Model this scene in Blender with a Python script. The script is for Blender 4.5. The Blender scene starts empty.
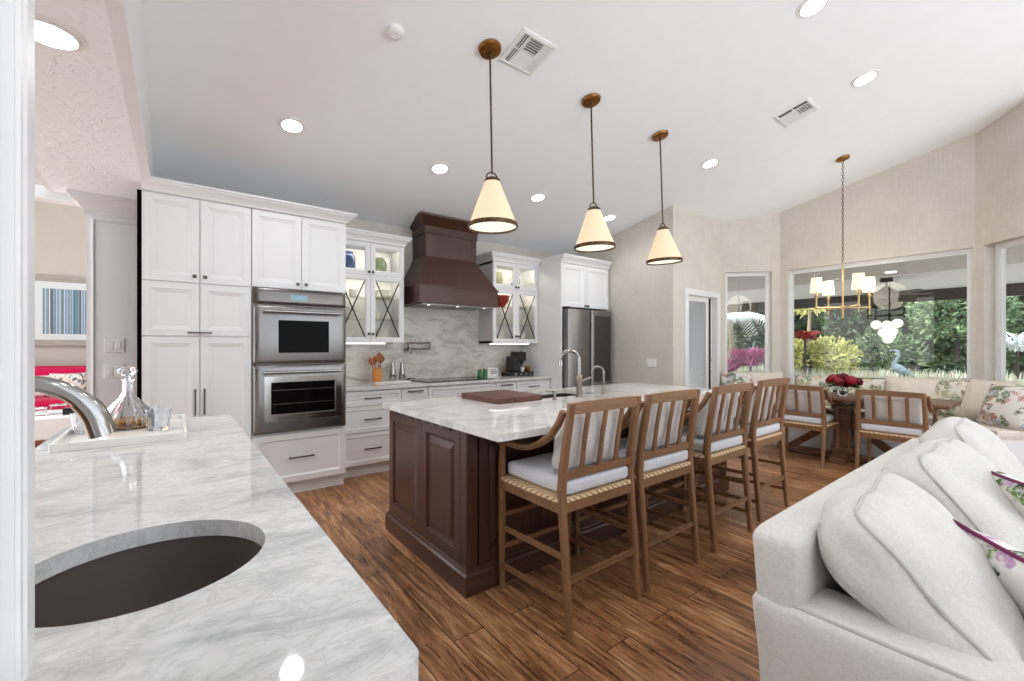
import bpy, bmesh, math, random
from mathutils import Vector, Matrix
R = math.radians
PI = math.pi
SC = bpy.context.scene
COL = SC.collection
random.seed(7)

# ------------------------------------------------------------------ camera, world, sun, exposure
cam_d = bpy.data.cameras.new('camera')
cam = bpy.data.objects.new('camera', cam_d); COL.objects.link(cam)
cam.location = (0, 0, 1.335)
cam.rotation_euler = (R(90), 0, -math.atan2(.612, .791))
cam_d.sensor_fit = 'HORIZONTAL'; cam_d.sensor_width = 36
cam_d.lens = 36 * 434.5 / 1024
cam_d.shift_y = 5.5 / 1024
cam_d.clip_start = .02; cam_d.clip_end = 300
SC.camera = cam

LOWER_FILL, HAZE = 4.2, .8  # strength of the added fill from below, and of the haze above
W = bpy.data.worlds.new('world'); SC.world = W; W.use_nodes = True
nt = W.node_tree; nt.nodes.clear()
wo = nt.nodes.new('ShaderNodeOutputWorld'); wb = nt.nodes.new('ShaderNodeBackground')
sk = nt.nodes.new('ShaderNodeTexSky'); sk.sky_type = 'NISHITA'; sk.sun_disc = False
sk.sun_elevation = R(48); sk.sun_rotation = R(300); sk.air_density = 1.0; sk.dust_density = 2.5; sk.ozone_density = .6
hs = nt.nodes.new('ShaderNodeHueSaturation'); hs.inputs['Saturation'].default_value = .35
nt.links.new(sk.outputs[0], hs.inputs['Color']); nt.links.new(hs.outputs[0], wb.inputs[0]); 
wb2 = nt.nodes.new('ShaderNodeBackground'); wb2.inputs[0].default_value = (.87, .94, 1.0, 1); 
# bright hazy daylight; below the horizon an added fill glow lights the ceiling
wtc = nt.nodes.new('ShaderNodeTexCoord'); wsp = nt.nodes.new('ShaderNodeSeparateXYZ'); nt.links.new(wtc.outputs['Generated'], wsp.inputs[0])
wmr = nt.nodes.new('ShaderNodeMapRange'); wmr.inputs[1].default_value = -.12; wmr.inputs[2].default_value = .04; wmr.inputs[3].default_value = LOWER_FILL; wmr.inputs[4].default_value = HAZE
nt.links.new(wsp.outputs[2], wmr.inputs[0]); nt.links.new(wmr.outputs[0], wb2.inputs[1])
wa = nt.nodes.new('ShaderNodeAddShader'); nt.links.new(wb.outputs[0], wa.inputs[0]); nt.links.new(wb2.outputs[0], wa.inputs[1]); nt.links.new(wa.outputs[0], wo.inputs[0])
wb.inputs[1].default_value = .40

sd = bpy.data.lights.new('sun', 'SUN'); sd.energy = 3.6; sd.angle = R(1.0); sd.color = (1, .96, .88)
sun = bpy.data.objects.new('sun', sd); COL.objects.link(sun)
sun.rotation_euler = Vector((-.5, .3, .8)).to_track_quat('Z', 'Y').to_euler()
sun.location = (-6, 4, 12)

vs = SC.view_settings
vs.view_transform = 'Standard'; vs.look = 'None'; vs.gamma = 1; vs.use_curve_mapping = False
vs.exposure = -.02
SC.display_settings.display_device = 'sRGB'
cy = SC.cycles
cy.use_denoising = True
cy.max_bounces = 10; cy.diffuse_bounces = 5; cy.glossy_bounces = 5; cy.transmission_bounces = 14; cy.transparent_max_bounces = 16
cy.caustics_reflective = False; cy.caustics_refractive = False
cy.sample_clamp_indirect = 6
SPOT_W = 20.0          # each recessed downlight

# ------------------------------------------------------------------ materials
def srgb(r, g, b):
    f = lambda c: (c / 255 / 12.92) if c / 255 <= .04045 else ((c / 255 + .055) / 1.055) ** 2.4
    return (f(r), f(g), f(b), 1)

class NT:
    def __init__(s, name):
        s.m = bpy.data.materials.new(name); s.m.use_nodes = True
        s.t = s.m.node_tree
        s.p = next(n for n in s.t.nodes if n.type == 'BSDF_PRINCIPLED')
        s.out = next(n for n in s.t.nodes if n.type == 'OUTPUT_MATERIAL')
    def n(s, typ, **kw):
        x = s.t.nodes.new(typ)
        for k, v in kw.items():
            if k in x.inputs: x.inputs[k].default_value = v
            else: setattr(x, k, v)
        return x
    def l(s, a, b): s.t.links.new(a, b)
    def coord(s, scale=(1, 1, 1), rot=(0, 0, 0), loc=(0, 0, 0), kind='Object'):
        tc = s.n('ShaderNodeTexCoord'); mp = s.n('ShaderNodeMapping')
        mp.inputs['Scale'].default_value = scale; mp.inputs['Rotation'].default_value = rot; mp.inputs['Location'].default_value = loc
        s.l(tc.outputs[kind], mp.inputs[0]); return mp.outputs[0]
    def noise(s, vec, scale=5, detail=4, rough=.55, dist=0):
        x = s.n('ShaderNodeTexNoise'); x.inputs['Scale'].default_value = scale; x.inputs['Detail'].default_value = detail
        x.inputs['Roughness'].default_value = rough; x.inputs['Distortion'].default_value = dist
        s.l(vec, x.inputs['Vector']); return x
    def ramp(s, fac, stops, interp='LINEAR'):
        x = s.n('ShaderNodeValToRGB'); cr = x.color_ramp; cr.interpolation = interp
        while len(cr.elements) < len(stops): cr.elements.new(.5)
        for e, (p, c) in zip(cr.elements, stops): e.position = p; e.color = c
        s.l(fac, x.inputs[0]); return x.outputs[0]
    def mix(s, fac, a, b, mode='MIX'):
        x = s.n('ShaderNodeMix', data_type='RGBA', blend_type=mode)
        for src, i in ((fac, 0), (a, 6), (b, 7)):
            if hasattr(src, 'node'): s.l(src, x.inputs[i])
            else: x.inputs[i].default_value = src
        return x.outputs[2]
    def math(s, op, a, b=0.0):
        x = s.n('ShaderNodeMath', operation=op)
        for src, i in ((a, 0), (b, 1)):
            if hasattr(src, 'node'): s.l(src, x.inputs[i])
            else: x.inputs[i].default_value = src
        return x.outputs[0]
    def bump(s, h, strength=.2, dist=.01):
        b = s.n('ShaderNodeBump'); b.inputs['Strength'].default_value = strength; b.inputs['Distance'].default_value = dist
        s.l(h, b.inputs['Height']); s.l(b.outputs[0], s.p.inputs['Normal'])
    def set(s, **kw):
        for k, v in kw.items():
            i = s.p.inputs[k.replace('_', ' ')]
            if hasattr(v, 'node'): s.l(v, i)
            else: i.default_value = v
        return s

def plain(name, c, rough=.5, metal=0, spec=.5, var=.04, vscale=6, bump=0, coat=0):
    k = NT(name); v = k.coord()
    n = k.noise(v, vscale, 3)
    lo = tuple(x * (1 - var) for x in c[:3]) + (1,); hi = tuple(min(1, x * (1 + var)) for x in c[:3]) + (1,)
    k.set(Base_Color=k.ramp(n.outputs[0], [(.3, lo), (.7, hi)]), Roughness=rough, Metallic=metal)
    k.p.inputs['Specular IOR Level'].default_value = spec
    if coat: k.p.inputs['Coat Weight'].default_value = coat
    if bump:
        b = k.noise(v, 60, 3); k.bump(b.outputs[0], bump, .004)
    return k.m

def emis(name, c, st):
    k = NT(name)
    e = k.n('ShaderNodeEmission'); e.inputs[0].default_value = c; e.inputs[1].default_value = st
    k.l(e.outputs[0], k.out.inputs[0]); return k.m

def shade_mat(name, c, st):       # surface glowing by itself, slightly uneven at random: lampshades and patio discs
    k = NT(name); v = k.coord()
    n = k.noise(v, 8, 2)
    k.set(Base_Color=(.42, .38, .30, 1), Roughness=.5)
    k.p.inputs['Emission Color'].default_value = c
    k.l(k.math('ADD', k.math('MULTIPLY', n.outputs[0], st * .15), st * .92), k.p.inputs['Emission Strength'])
    return k.m

def glass_thin(name, tint=(1, 1, 1, 1), ior=1.45, rough=0.0):
    k = NT(name); k.t.nodes.remove(k.p)
    tr = k.n('ShaderNodeBsdfTransparent'); tr.inputs[0].default_value = tint
    gl = k.n('ShaderNodeBsdfGlossy'); gl.inputs['Roughness'].default_value = rough
    fr = k.n('ShaderNodeFresnel'); fr.inputs[0].default_value = ior; ge = k.n('ShaderNodeNewGeometry')
    mx = k.n('ShaderNodeMixShader'); k.l(k.math('MULTIPLY', fr.outputs[0], k.math('SUBTRACT', 1.0, ge.outputs['Backfacing'])), mx.inputs[0]); k.l(tr.outputs[0], mx.inputs[1]); k.l(gl.outputs[0], mx.inputs[2])
    k.l(mx.outputs[0], k.out.inputs[0]); return k.m

def wood(name, dark, light, rough=.45, axis='Z', scale=1.0, bump=.08):
    k = NT(name); st = {'X': (.08, 1, 1), 'Y': (1, .08, 1), 'Z': (1, 1, .08)}[axis]
    v = k.coord(tuple(x * scale for x in st))
    n = k.noise(v, 45, 5, .6, .6); n2 = k.noise(v, 9, 3)
    f = k.math('ADD', k.math('MULTIPLY', n.outputs[0], .6), k.math('MULTIPLY', n2.outputs[0], .4))
    k.set(Base_Color=k.ramp(f, [(.32, dark), (.68, light)]), Roughness=rough)
    k.bump(n.outputs[0], bump, .002); return k.m

def marble(name, base, vein, dark, rot, stretch, rough=.09, vs=3.0):
    k = NT(name); v = k.coord(stretch, rot)
    n1 = k.noise(v, vs, 7, .62, 1.1); n2 = k.noise(v, vs * 2.7, 6, .65, 1.8); n3 = k.noise(v, vs * 9, 5, .6, .5)
    a = k.ramp(n1.outputs[0], [(.30, dark), (.43, vein), (.55, base), (.8, base)])
    vv = k.ramp(n2.outputs[0], [(.44, (1, 1, 1, 1)), (.49, (.62, .62, .63, 1)), (.515, (.8, .8, .8, 1)), (.56, (1, 1, 1, 1))])
    c = k.mix(.42, a, vv, 'MULTIPLY')
    g = k.ramp(n3.outputs[0], [(.35, (.86, .86, .86, 1)), (.65, (1, 1, 1, 1))])
    c = k.mix(.45, c, g, 'MULTIPLY')
    k.set(Base_Color=c, Roughness=rough); k.p.inputs['Specular IOR Level'].default_value = .5
    return k.m

def fabric(name, c, weave=900, var=.08, rough=.9, bump=.25, blot=14):
    k = NT(name); v = k.coord()
    n = k.noise(v, weave, 2); n2 = k.noise(v, blot, 4)
    f = k.math('ADD', k.math('MULTIPLY', n.outputs[0], .5), k.math('MULTIPLY', n2.outputs[0], .5))
    lo = tuple(x * (1 - 2 * var) for x in c[:3]) + (1,); hi = tuple(min(1, x * (1 + var)) for x in c[:3]) + (1,)
    k.set(Base_Color=k.ramp(f, [(.35, lo), (.65, hi)]), Roughness=rough)
    k.p.inputs['Specular IOR Level'].default_value = .15
    k.p.inputs['Sheen Weight'].default_value = .15
    k.bump(n.outputs[0], bump, .001); return k.m

def floral(name, base, cols, scale=9, seed=0.0, amount=.5):
    k = NT(name); v = k.coord(loc=(seed, seed * 1.7, seed * .6))
    wn = k.noise(v, 6, 3); 
    vv = k.n('ShaderNodeMix', data_type='VECTOR'); vv.inputs[0].default_value = .13
    k.l(v, vv.inputs[4]); vv.inputs[0].default_value = .2; k.l(wn.outputs['Color'], vv.inputs[5])
    c = base
    for i, col in enumerate(cols):
        vo = k.n('ShaderNodeTexVoronoi'); vo.inputs['Scale'].default_value = scale * (1 + .35 * i)
        mp = k.n('ShaderNodeMapping'); mp.inputs['Location'].default_value = (i * 3.7, i * 1.3, i * 2.1); mp.inputs['Rotation'].default_value = (0, .5 * i, .3 * i)
        mp.inputs['Scale'].default_value = (1, 1, .55 if i % 2 else 1.6)
        k.l(vv.outputs[1], mp.inputs[0]); k.l(mp.outputs[0], vo.inputs['Vector'])
        d = k.ramp(vo.outputs['Distance'], [(.32 + .06 * (i % 2), (1, 1, 1, 1)), (.40 + .06 * (i % 2), (0, 0, 0, 1))])
        sel = k.ramp(vo.outputs['Color'], [(amount - .02, (1, 1, 1, 1)), (amount + .02, (0, 0, 0, 1))])
        streak = k.noise(v, 70, 2); s2 = k.ramp(streak.outputs[0], [(.4, (.35, .35, .35, 1)), (.55, (1, 1, 1, 1))])
        f = k.mix(1.0, k.mix(1.0, d, sel, 'MULTIPLY'), s2, 'MULTIPLY')
        c = k.mix(f, c, col)
    k.set(Base_Color=c, Roughness=.9); k.p.inputs['Specular IOR Level'].default_value = .15
    w = k.noise(v, 800, 2); k.bump(w.outputs[0], .2, .001); return k.m

def leafmat(name, stops, scale=1.6, trans=.3, rough=.45):
    k = NT(name); v = k.coord()
    n = k.noise(v, scale, 3, .6); n2 = k.noise(v, scale * 9, 2)
    f = k.math('ADD', k.math('MULTIPLY', n.outputs[0], .45), k.math('MULTIPLY', n2.outputs[0], .55))
    k.set(Base_Color=k.ramp(f, stops), Roughness=rough)
    k.p.inputs['Subsurface Weight'].default_value = 0
    return k.m

M = {}
M['white'] = plain('white_paint', srgb(231, 231, 232), .38, var=.01)
M['trim'] = plain('trim_paint', srgb(225, 225, 225), .35, var=.01)
M['ceil'] = plain('ceiling_paint', srgb(245, 247, 250), .8, var=.01, spec=.2)
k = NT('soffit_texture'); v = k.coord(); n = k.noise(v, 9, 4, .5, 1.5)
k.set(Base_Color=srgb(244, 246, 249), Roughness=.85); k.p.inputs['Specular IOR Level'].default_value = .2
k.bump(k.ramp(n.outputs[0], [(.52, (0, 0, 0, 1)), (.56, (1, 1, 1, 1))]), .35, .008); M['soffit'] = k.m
# grasscloth wallpaper: horizontal and vertical threads
k = NT('grasscloth_wallpaper'); va = k.coord((6, 6, 160)); vb = k.coord((160, 160, 5)); vc = k.coord()
a = k.noise(va, 3, 3); b = k.noise(vb, 1.2, 3); c = k.noise(vc, 3.5, 3)
f = k.math('ADD', k.math('ADD', k.math('MULTIPLY', a.outputs[0], .45), k.math('MULTIPLY', b.outputs[0], .3)), k.math('MULTIPLY', c.outputs[0], .25))
k.set(Base_Color=k.ramp(f, [(.32, srgb(190, 182, 171)), (.5, srgb(207, 200, 190)), (.68, srgb(219, 213, 204))]), Roughness=.75)
k.p.inputs['Specular IOR Level'].default_value = .25; k.bump(a.outputs[0], .25, .002); M['paper'] = k.m
M['beige'] = plain('beige_wall_paint', srgb(206, 200, 188), .8, var=.02)
# floor: hand-scraped planks running along Y
k = NT('wood_plank_floor')
v = k.coord((1, 1, 1), (0, 0, R(90)))
br = k.n('ShaderNodeTexBrick'); br.offset = .37; br.offset_frequency = 2
for kk, vv_ in (('Scale', 1.0), ('Brick Width', 1.25), ('Row Height', .165), ('Mortar Size', .0022), ('Mortar Smooth', .2), ('Bias', 0.0)): br.inputs[kk].default_value = vv_
br.inputs['Color1'].default_value = (0, 0, 0, 1); br.inputs['Color2'].default_value = (1, 1, 1, 1); br.inputs['Mortar'].default_value = (.5, .5, .5, 1)
k.l(v, br.inputs['Vector'])
tone = br.outputs['Color']
off = k.n('ShaderNodeVectorMath', operation='MULTIPLY_ADD'); off.inputs[1].default_value = (3.1, 7.7, 0)
k.l(tone, off.inputs[0])
vg = k.coord((7.5, .75, 1)); k.l(vg, off.inputs[2])
g1 = k.noise(off.outputs[0], 2.2, 8, .68, 1.6); g2 = k.noise(off.outputs[0], 9, 5, .7, .8); g3 = k.noise(k.coord((1, .5, 1)), 2.6, 4, .6, .6)
f = k.math('ADD', k.math('ADD', k.math('MULTIPLY', g1.outputs[0], .5), k.math('MULTIPLY', g2.outputs[0], .28)), k.math('MULTIPLY', g3.outputs[0], .22))
c = k.ramp(f, [(.36, srgb(50, 33, 23)), (.43, srgb(104, 69, 45)), (.52, srgb(158, 112, 76)), (.60, srgb(198, 154, 112))])
tn = k.ramp(tone, [(0, (.68, .66, .64, 1)), (.5, (.95, .93, .9, 1)), (1, (1.1, 1.08, 1.05, 1))])
c = k.mix(.85, c, tn, 'MULTIPLY')
c = k.mix(br.outputs['Fac'], c, srgb(38, 24, 16))
rr = k.ramp(g2.outputs[0], [(.3, (.25, .25, .25, 1)), (.7, (.42, .42, .42, 1))])
k.set(Base_Color=c, Roughness=rr); k.p.inputs['Specular IOR Level'].default_value = .45
hh = k.math('ADD', k.math('MULTIPLY', g1.outputs[0], 1.0), k.math('MULTIPLY', br.outputs['Fac'], -1.2)); k.bump(hh, .25, .004); M['floor'] = k.m
M['marble'] = marble('grey_white_marble', srgb(212, 211, 209), srgb(198, 198, 196), srgb(178, 178, 177), (0, 0, R(34)), (1.15, 1.9, 1), .045, 3.4)
M['marble2'] = marble('island_marble', srgb(224, 222, 219), srgb(211, 209, 206), srgb(194, 192, 189), (0, 0, R(-18)), (1.1, 2.0, 1), .05, 3.2)
M['splash'] = marble('veined_stone_slab', srgb(224, 218, 210), srgb(205, 196, 185), srgb(168, 156, 143), (0, R(38), 0), (1.0, 1, 2.4), .15, 3.0)
M['espresso'] = wood('espresso_wood', srgb(58, 33, 25), srgb(80, 49, 37), .28, 'Z', .8, .04)
M['espresso_h'] = wood('espresso_wood_flat_grain', srgb(58, 33, 25), srgb(80, 49, 37), .28, 'X', .8, .04)
M['oak'] = wood('weathered_oak', srgb(104, 72, 47), srgb(150, 110, 76), .5, 'Z', 1.0, .1)
M['oak_h'] = wood('weathered_oak_rail', srgb(104, 72, 47), srgb(150, 110, 76), .5, 'X', 1.0, .1)
M['oak_t'] = wood('brown_oak_table', srgb(84, 56, 38), srgb(124, 88, 62), .42, 'Y', .8, .1)
M['board'] = wood('walnut_board', srgb(62, 36, 28), srgb(108, 68, 54), .6, 'Y', 1.2, .05)
M['spoon'] = wood('olive_wood_spoon', srgb(120, 64, 30), srgb(176, 104, 56), .5, 'Z', 1.0, .05)
M['crock'] = wood('bamboo_crock', srgb(196, 118, 44), srgb(222, 146, 66), .45, 'Z', .6, .03)
k = NT('woven_rush'); v = k.coord((1, 1, 1)); w1 = k.n('ShaderNodeTexWave', wave_type='BANDS', bands_direction='DIAGONAL'); w1.inputs['Scale'].default_value = 16; w1.inputs['Distortion'].default_value = 1.5
k.l(v, w1.inputs['Vector']); k.set(Base_Color=k.ramp(w1.outputs[0], [(.1, srgb(168, 130, 92)), (.5, srgb(222, 194, 160))]), Roughness=.8); k.bump(w1.outputs[0], .6, .004); M['rush'] = k.m
M['seatfab'] = fabric('blue_grey_seat_fabric', srgb(212, 213, 217), 700, .05, blot=60)
M['backfab'] = fabric('pale_slub_fabric', srgb(214, 210, 206), 500, .09, blot=90)
M['sofafab'] = fabric('oatmeal_linen', srgb(203, 199, 193), 170, .05, blot=80, bump=.8)
M['piping'] = fabric('oatmeal_piping', srgb(180, 176, 170), 600, .05)
M['cream'] = fabric('cream_linen', srgb(222, 212, 200), 700, .05)
M['purple'] = fabric('plum_piping', srgb(110, 26, 76), 600, .05)
M['floral_sofa'] = floral('botanical_print', srgb(226, 224, 220), [srgb(112, 138, 76), srgb(58, 78, 44), srgb(190, 150, 184), srgb(84, 110, 58)], 8, 1.3, .6)
M['floral_b'] = floral('olive_leaf_print', srgb(218, 213, 202), [srgb(168, 164, 122), srgb(104, 108, 76), srgb(196, 178, 146), srgb(128, 140, 112)], 7, 4.1, .9)
M['floral_c'] = floral('blossom_print', srgb(222, 219, 213), [srgb(140, 150, 122), srgb(158, 164, 180), srgb(176, 112, 98), srgb(92, 112, 82)], 6, 7.7, .72)
M['steel'] = plain('brushed_steel', srgb(138, 136, 135), .34, 1, var=.06, vscale=3)
M['steel_d'] = plain('dark_stainless', srgb(112, 107, 105), .28, 1, var=.06, vscale=2)
M['chrome'] = plain('satin_nickel', srgb(164, 162, 160), .13, 1, var=.03)
M['nickel_w'] = plain('warm_nickel', srgb(150, 138, 128), .28, 1, var=.03)
M['black'] = plain('black_plastic', srgb(28, 27, 27), .35, var=.1)
M['blackglass'] = plain('black_oven_glass', srgb(12, 11, 11), .08, var=.1, spec=.06)
M['pull'] = plain('dark_bronze_pull', srgb(84, 78, 74), .35, .9, var=.06)
M['bronze'] = plain('aged_bronze', srgb(92, 74, 56), .35, 1, var=.3, vscale=40)
M['brass'] = plain('aged_brass', srgb(150, 104, 56), .34, 1, var=.25, vscale=30)
M['brass_l'] = plain('light_brass', srgb(204, 172, 126), .34, 1, var=.12, vscale=20)
M['smoked'] = plain('smoked_mirror_panel', srgb(92, 92, 92), .16, .85, var=.03)
M['sinkb'] = plain('brown_composite_sink', srgb(88, 79, 75), .4, var=.04)
M['sinkd'] = plain('dark_sink_steel', srgb(70, 64, 60), .4, .3, var=.06)
M['porcelain'] = plain('white_porcelain', srgb(236, 233, 226), .2, var=.02)
M['bluegl'] = plain('cobalt_glaze', srgb(40, 66, 118), .15, var=.75, vscale=26)
M['greengl'] = plain('green_glaze', srgb(92, 106, 74), .2, var=.6, vscale=26)
M['olivegl'] = plain('olive_glaze', srgb(176, 172, 138), .25, var=.15)
M['redgl'] = plain('red_glaze', srgb(150, 40, 36), .3, var=.15)
M['navy'] = plain('navy_glaze', srgb(44, 50, 66), .25, var=.2)
M['display'] = emis('oven_display', srgb(170, 206, 226), .75)
M['lens'] = emis('downlight_lens', (1, .98, .94, 1), 16)
M['strip'] = emis('cabinet_light_strip', (1, .96, .9, 1), 2.2)
M['puck'] = emis('cabinet_puck_light', (1, .93, .8, 1), 30)
M['iron'] = plain('blackened_iron', srgb(44, 38, 34), .45, .5)
M['pend'] = shade_mat('pendant_shade_glass', srgb(255, 224, 176), .62)
M['pend_d'] = emis('pendant_diffuser', srgb(255, 246, 226), 1.25)
M['chand'] = shade_mat('linen_shade', srgb(255, 240, 214), .84)
M['glass'] = glass_thin('window_glass', (.97, .985, .98, 1), 1.5)
M['cabglass'] = glass_thin('cabinet_glass', (.97, .97, .95, 1), 1.25)
k = NT('cut_crystal'); gb = k.n('ShaderNodeBsdfGlass'); gb.inputs['Roughness'].default_value = 0; gb.inputs['IOR'].default_value = 1.5; gb.inputs['Color'].default_value = (.97, .985, 1, 1)
k.t.nodes.remove(k.p); k.l(gb.outputs[0], k.out.inputs[0]); M['crystal'] = k.m
M['liquor'] = glass_thin('amber_liquor', srgb(244, 206, 120), 1.2)
M['greenjar'] = plain('green_jar_glass', srgb(50, 116, 72), .12, var=.2)
M['label'] = plain('white_label', srgb(232, 231, 228), .5, var=.02)
M['ink'] = plain('dark_ink', srgb(52, 52, 54), .6)
M['plastic'] = plain('white_plastic', srgb(232, 232, 230), .4, var=.01)
M['disc'] = shade_mat('self_glowing_disc', (1, 1, 1, 1), .75)  # glow put into the discs' own material
M['dark'] = plain('dark_gap', srgb(8, 8, 8), .9, spec=0)
M['pink'] = fabric('raspberry_velvet', srgb(214, 22, 82), 500, .08)
M['lime'] = fabric('lime_fabric', srgb(196, 204, 118), 500, .06)
M['floral_p'] = floral('bright_bird_print', srgb(238, 236, 230), [srgb(196, 52, 60), srgb(70, 120, 86), srgb(232, 164, 80), srgb(60, 90, 120)], 12, 2.2, .55)
M['artframe'] = wood('pale_driftwood_frame', srgb(150, 144, 132), srgb(190, 184, 172), .6, 'X', 1, .1)
k = NT('striped_watercolour'); tc = k.n('ShaderNodeTexCoord'); sx = k.n('ShaderNodeSeparateXYZ'); k.l(tc.outputs['Generated'], sx.inputs[0])
cb = k.n('ShaderNodeCombineXYZ'); k.l(sx.outputs[0], cb.inputs[0])
n = k.noise(cb.outputs[0], 22, 3, .8); n2 = k.noise(tc.outputs['Generated'], 60, 2)
c = k.ramp(n.outputs[0], [(.30, srgb(30, 44, 92)), (.38, srgb(66, 120, 176)), (.44, srgb(206, 220, 226)), (.48, srgb(96, 150, 170)), (.52, srgb(92, 40, 84)), (.56, srgb(190, 206, 130)), (.6, srgb(60, 130, 170)), (.66, srgb(40, 60, 110))], 'CONSTANT')
def band(o, a, b): return k.math('MULTIPLY', k.math('GREATER_THAN', o, a), k.math('LESS_THAN', o, b))
msk = k.math('MULTIPLY', band(sx.outputs[0], .085, .92), band(sx.outputs[2], .10, .88))
k.set(Base_Color=k.mix(msk, srgb(226, 232, 232), c), Roughness=.5); M['art'] = k.m
M['grass'] = leafmat('ground_cover', [(.3, srgb(176, 192, 150)), (.5, srgb(230, 234, 216)), (.7, srgb(248, 248, 242))], 2)
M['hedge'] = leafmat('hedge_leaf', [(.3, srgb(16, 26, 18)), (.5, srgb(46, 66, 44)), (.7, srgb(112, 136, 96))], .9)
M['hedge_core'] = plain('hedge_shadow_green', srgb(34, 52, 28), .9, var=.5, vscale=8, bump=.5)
M['hedge2'] = leafmat('fresh_leaf', [(.3, srgb(36, 56, 34)), (.5, srgb(88, 116, 78)), (.7, srgb(180, 200, 156))], 1.2)
M['lime_l'] = leafmat('lime_leaf', [(.3, srgb(128, 140, 66)), (.5, srgb(206, 206, 124)), (.7, srgb(242, 238, 192))], 2)
M['red_l'] = leafmat('red_leaf', [(.3, srgb(90, 16, 30)), (.6, srgb(190, 50, 60))], 3)
M['mag_l'] = leafmat('magenta_leaf', [(.3, srgb(120, 34, 96)), (.48, srgb(216, 90, 164)), (.62, srgb(246, 186, 216))], 5)
M['pinkgr'] = leafmat('pink_plume', [(.3, srgb(150, 124, 120)), (.5, srgb(206, 184, 178)), (.7, srgb(240, 228, 224))], 4)
M['palm'] = leafmat('silver_frond', [(.3, srgb(200, 212, 220)), (.6, srgb(246, 249, 251))], 4)
M['bark'] = plain('dark_bark', srgb(64, 56, 54), .9, var=.35, vscale=20, bump=.4)
M['bark_l'] = plain('pale_bark', srgb(176, 166, 140), .9, var=.2, vscale=20, bump=.4)
M['soil'] = plain('garden_ground', srgb(224, 222, 206), .95, var=.25, vscale=2)
M['paver'] = plain('lanai_paver', srgb(226, 222, 216), .7, var=.06)
M['taupe'] = plain('taupe_stucco', srgb(196, 186, 180), .9, var=.05, vscale=12, bump=.2)
M['ext_w'] = plain('white_lanai_ceiling', srgb(232, 230, 228), .8, var=.02)
M['ext_b'] = plain('pale_blue_grey_wall', srgb(176, 184, 192), .8, var=.02)
M['dk_metal'] = plain('dark_bronze_frame', srgb(52, 44, 40), .45, .3)
M['heron'] = plain('verdigris_grey', srgb(126, 144, 160), .5, var=.2, vscale=14)
M['petal'] = plain('crimson_petal', srgb(96, 14, 28), .6, var=.6, vscale=30)
M['petal2'] = plain('scarlet_petal', srgb(146, 24, 42), .6, var=.6, vscale=30)
M['stem'] = plain('flower_leaf', srgb(58, 92, 44), .5, var=.25, vscale=12)
M['rock'] = plain('dark_rock', srgb(60, 58, 58), .9, var=.3, vscale=8, bump=.5)

# ------------------------------------------------------------------ mesh builder
def frame_of(d):
    d = Vector(d).normalized()
    a = Vector((0, 0, 1)) if abs(d.z) < .95 else Vector((1, 0, 0))
    u = d.cross(a).normalized(); return u, u.cross(d).normalized(), d

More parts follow.
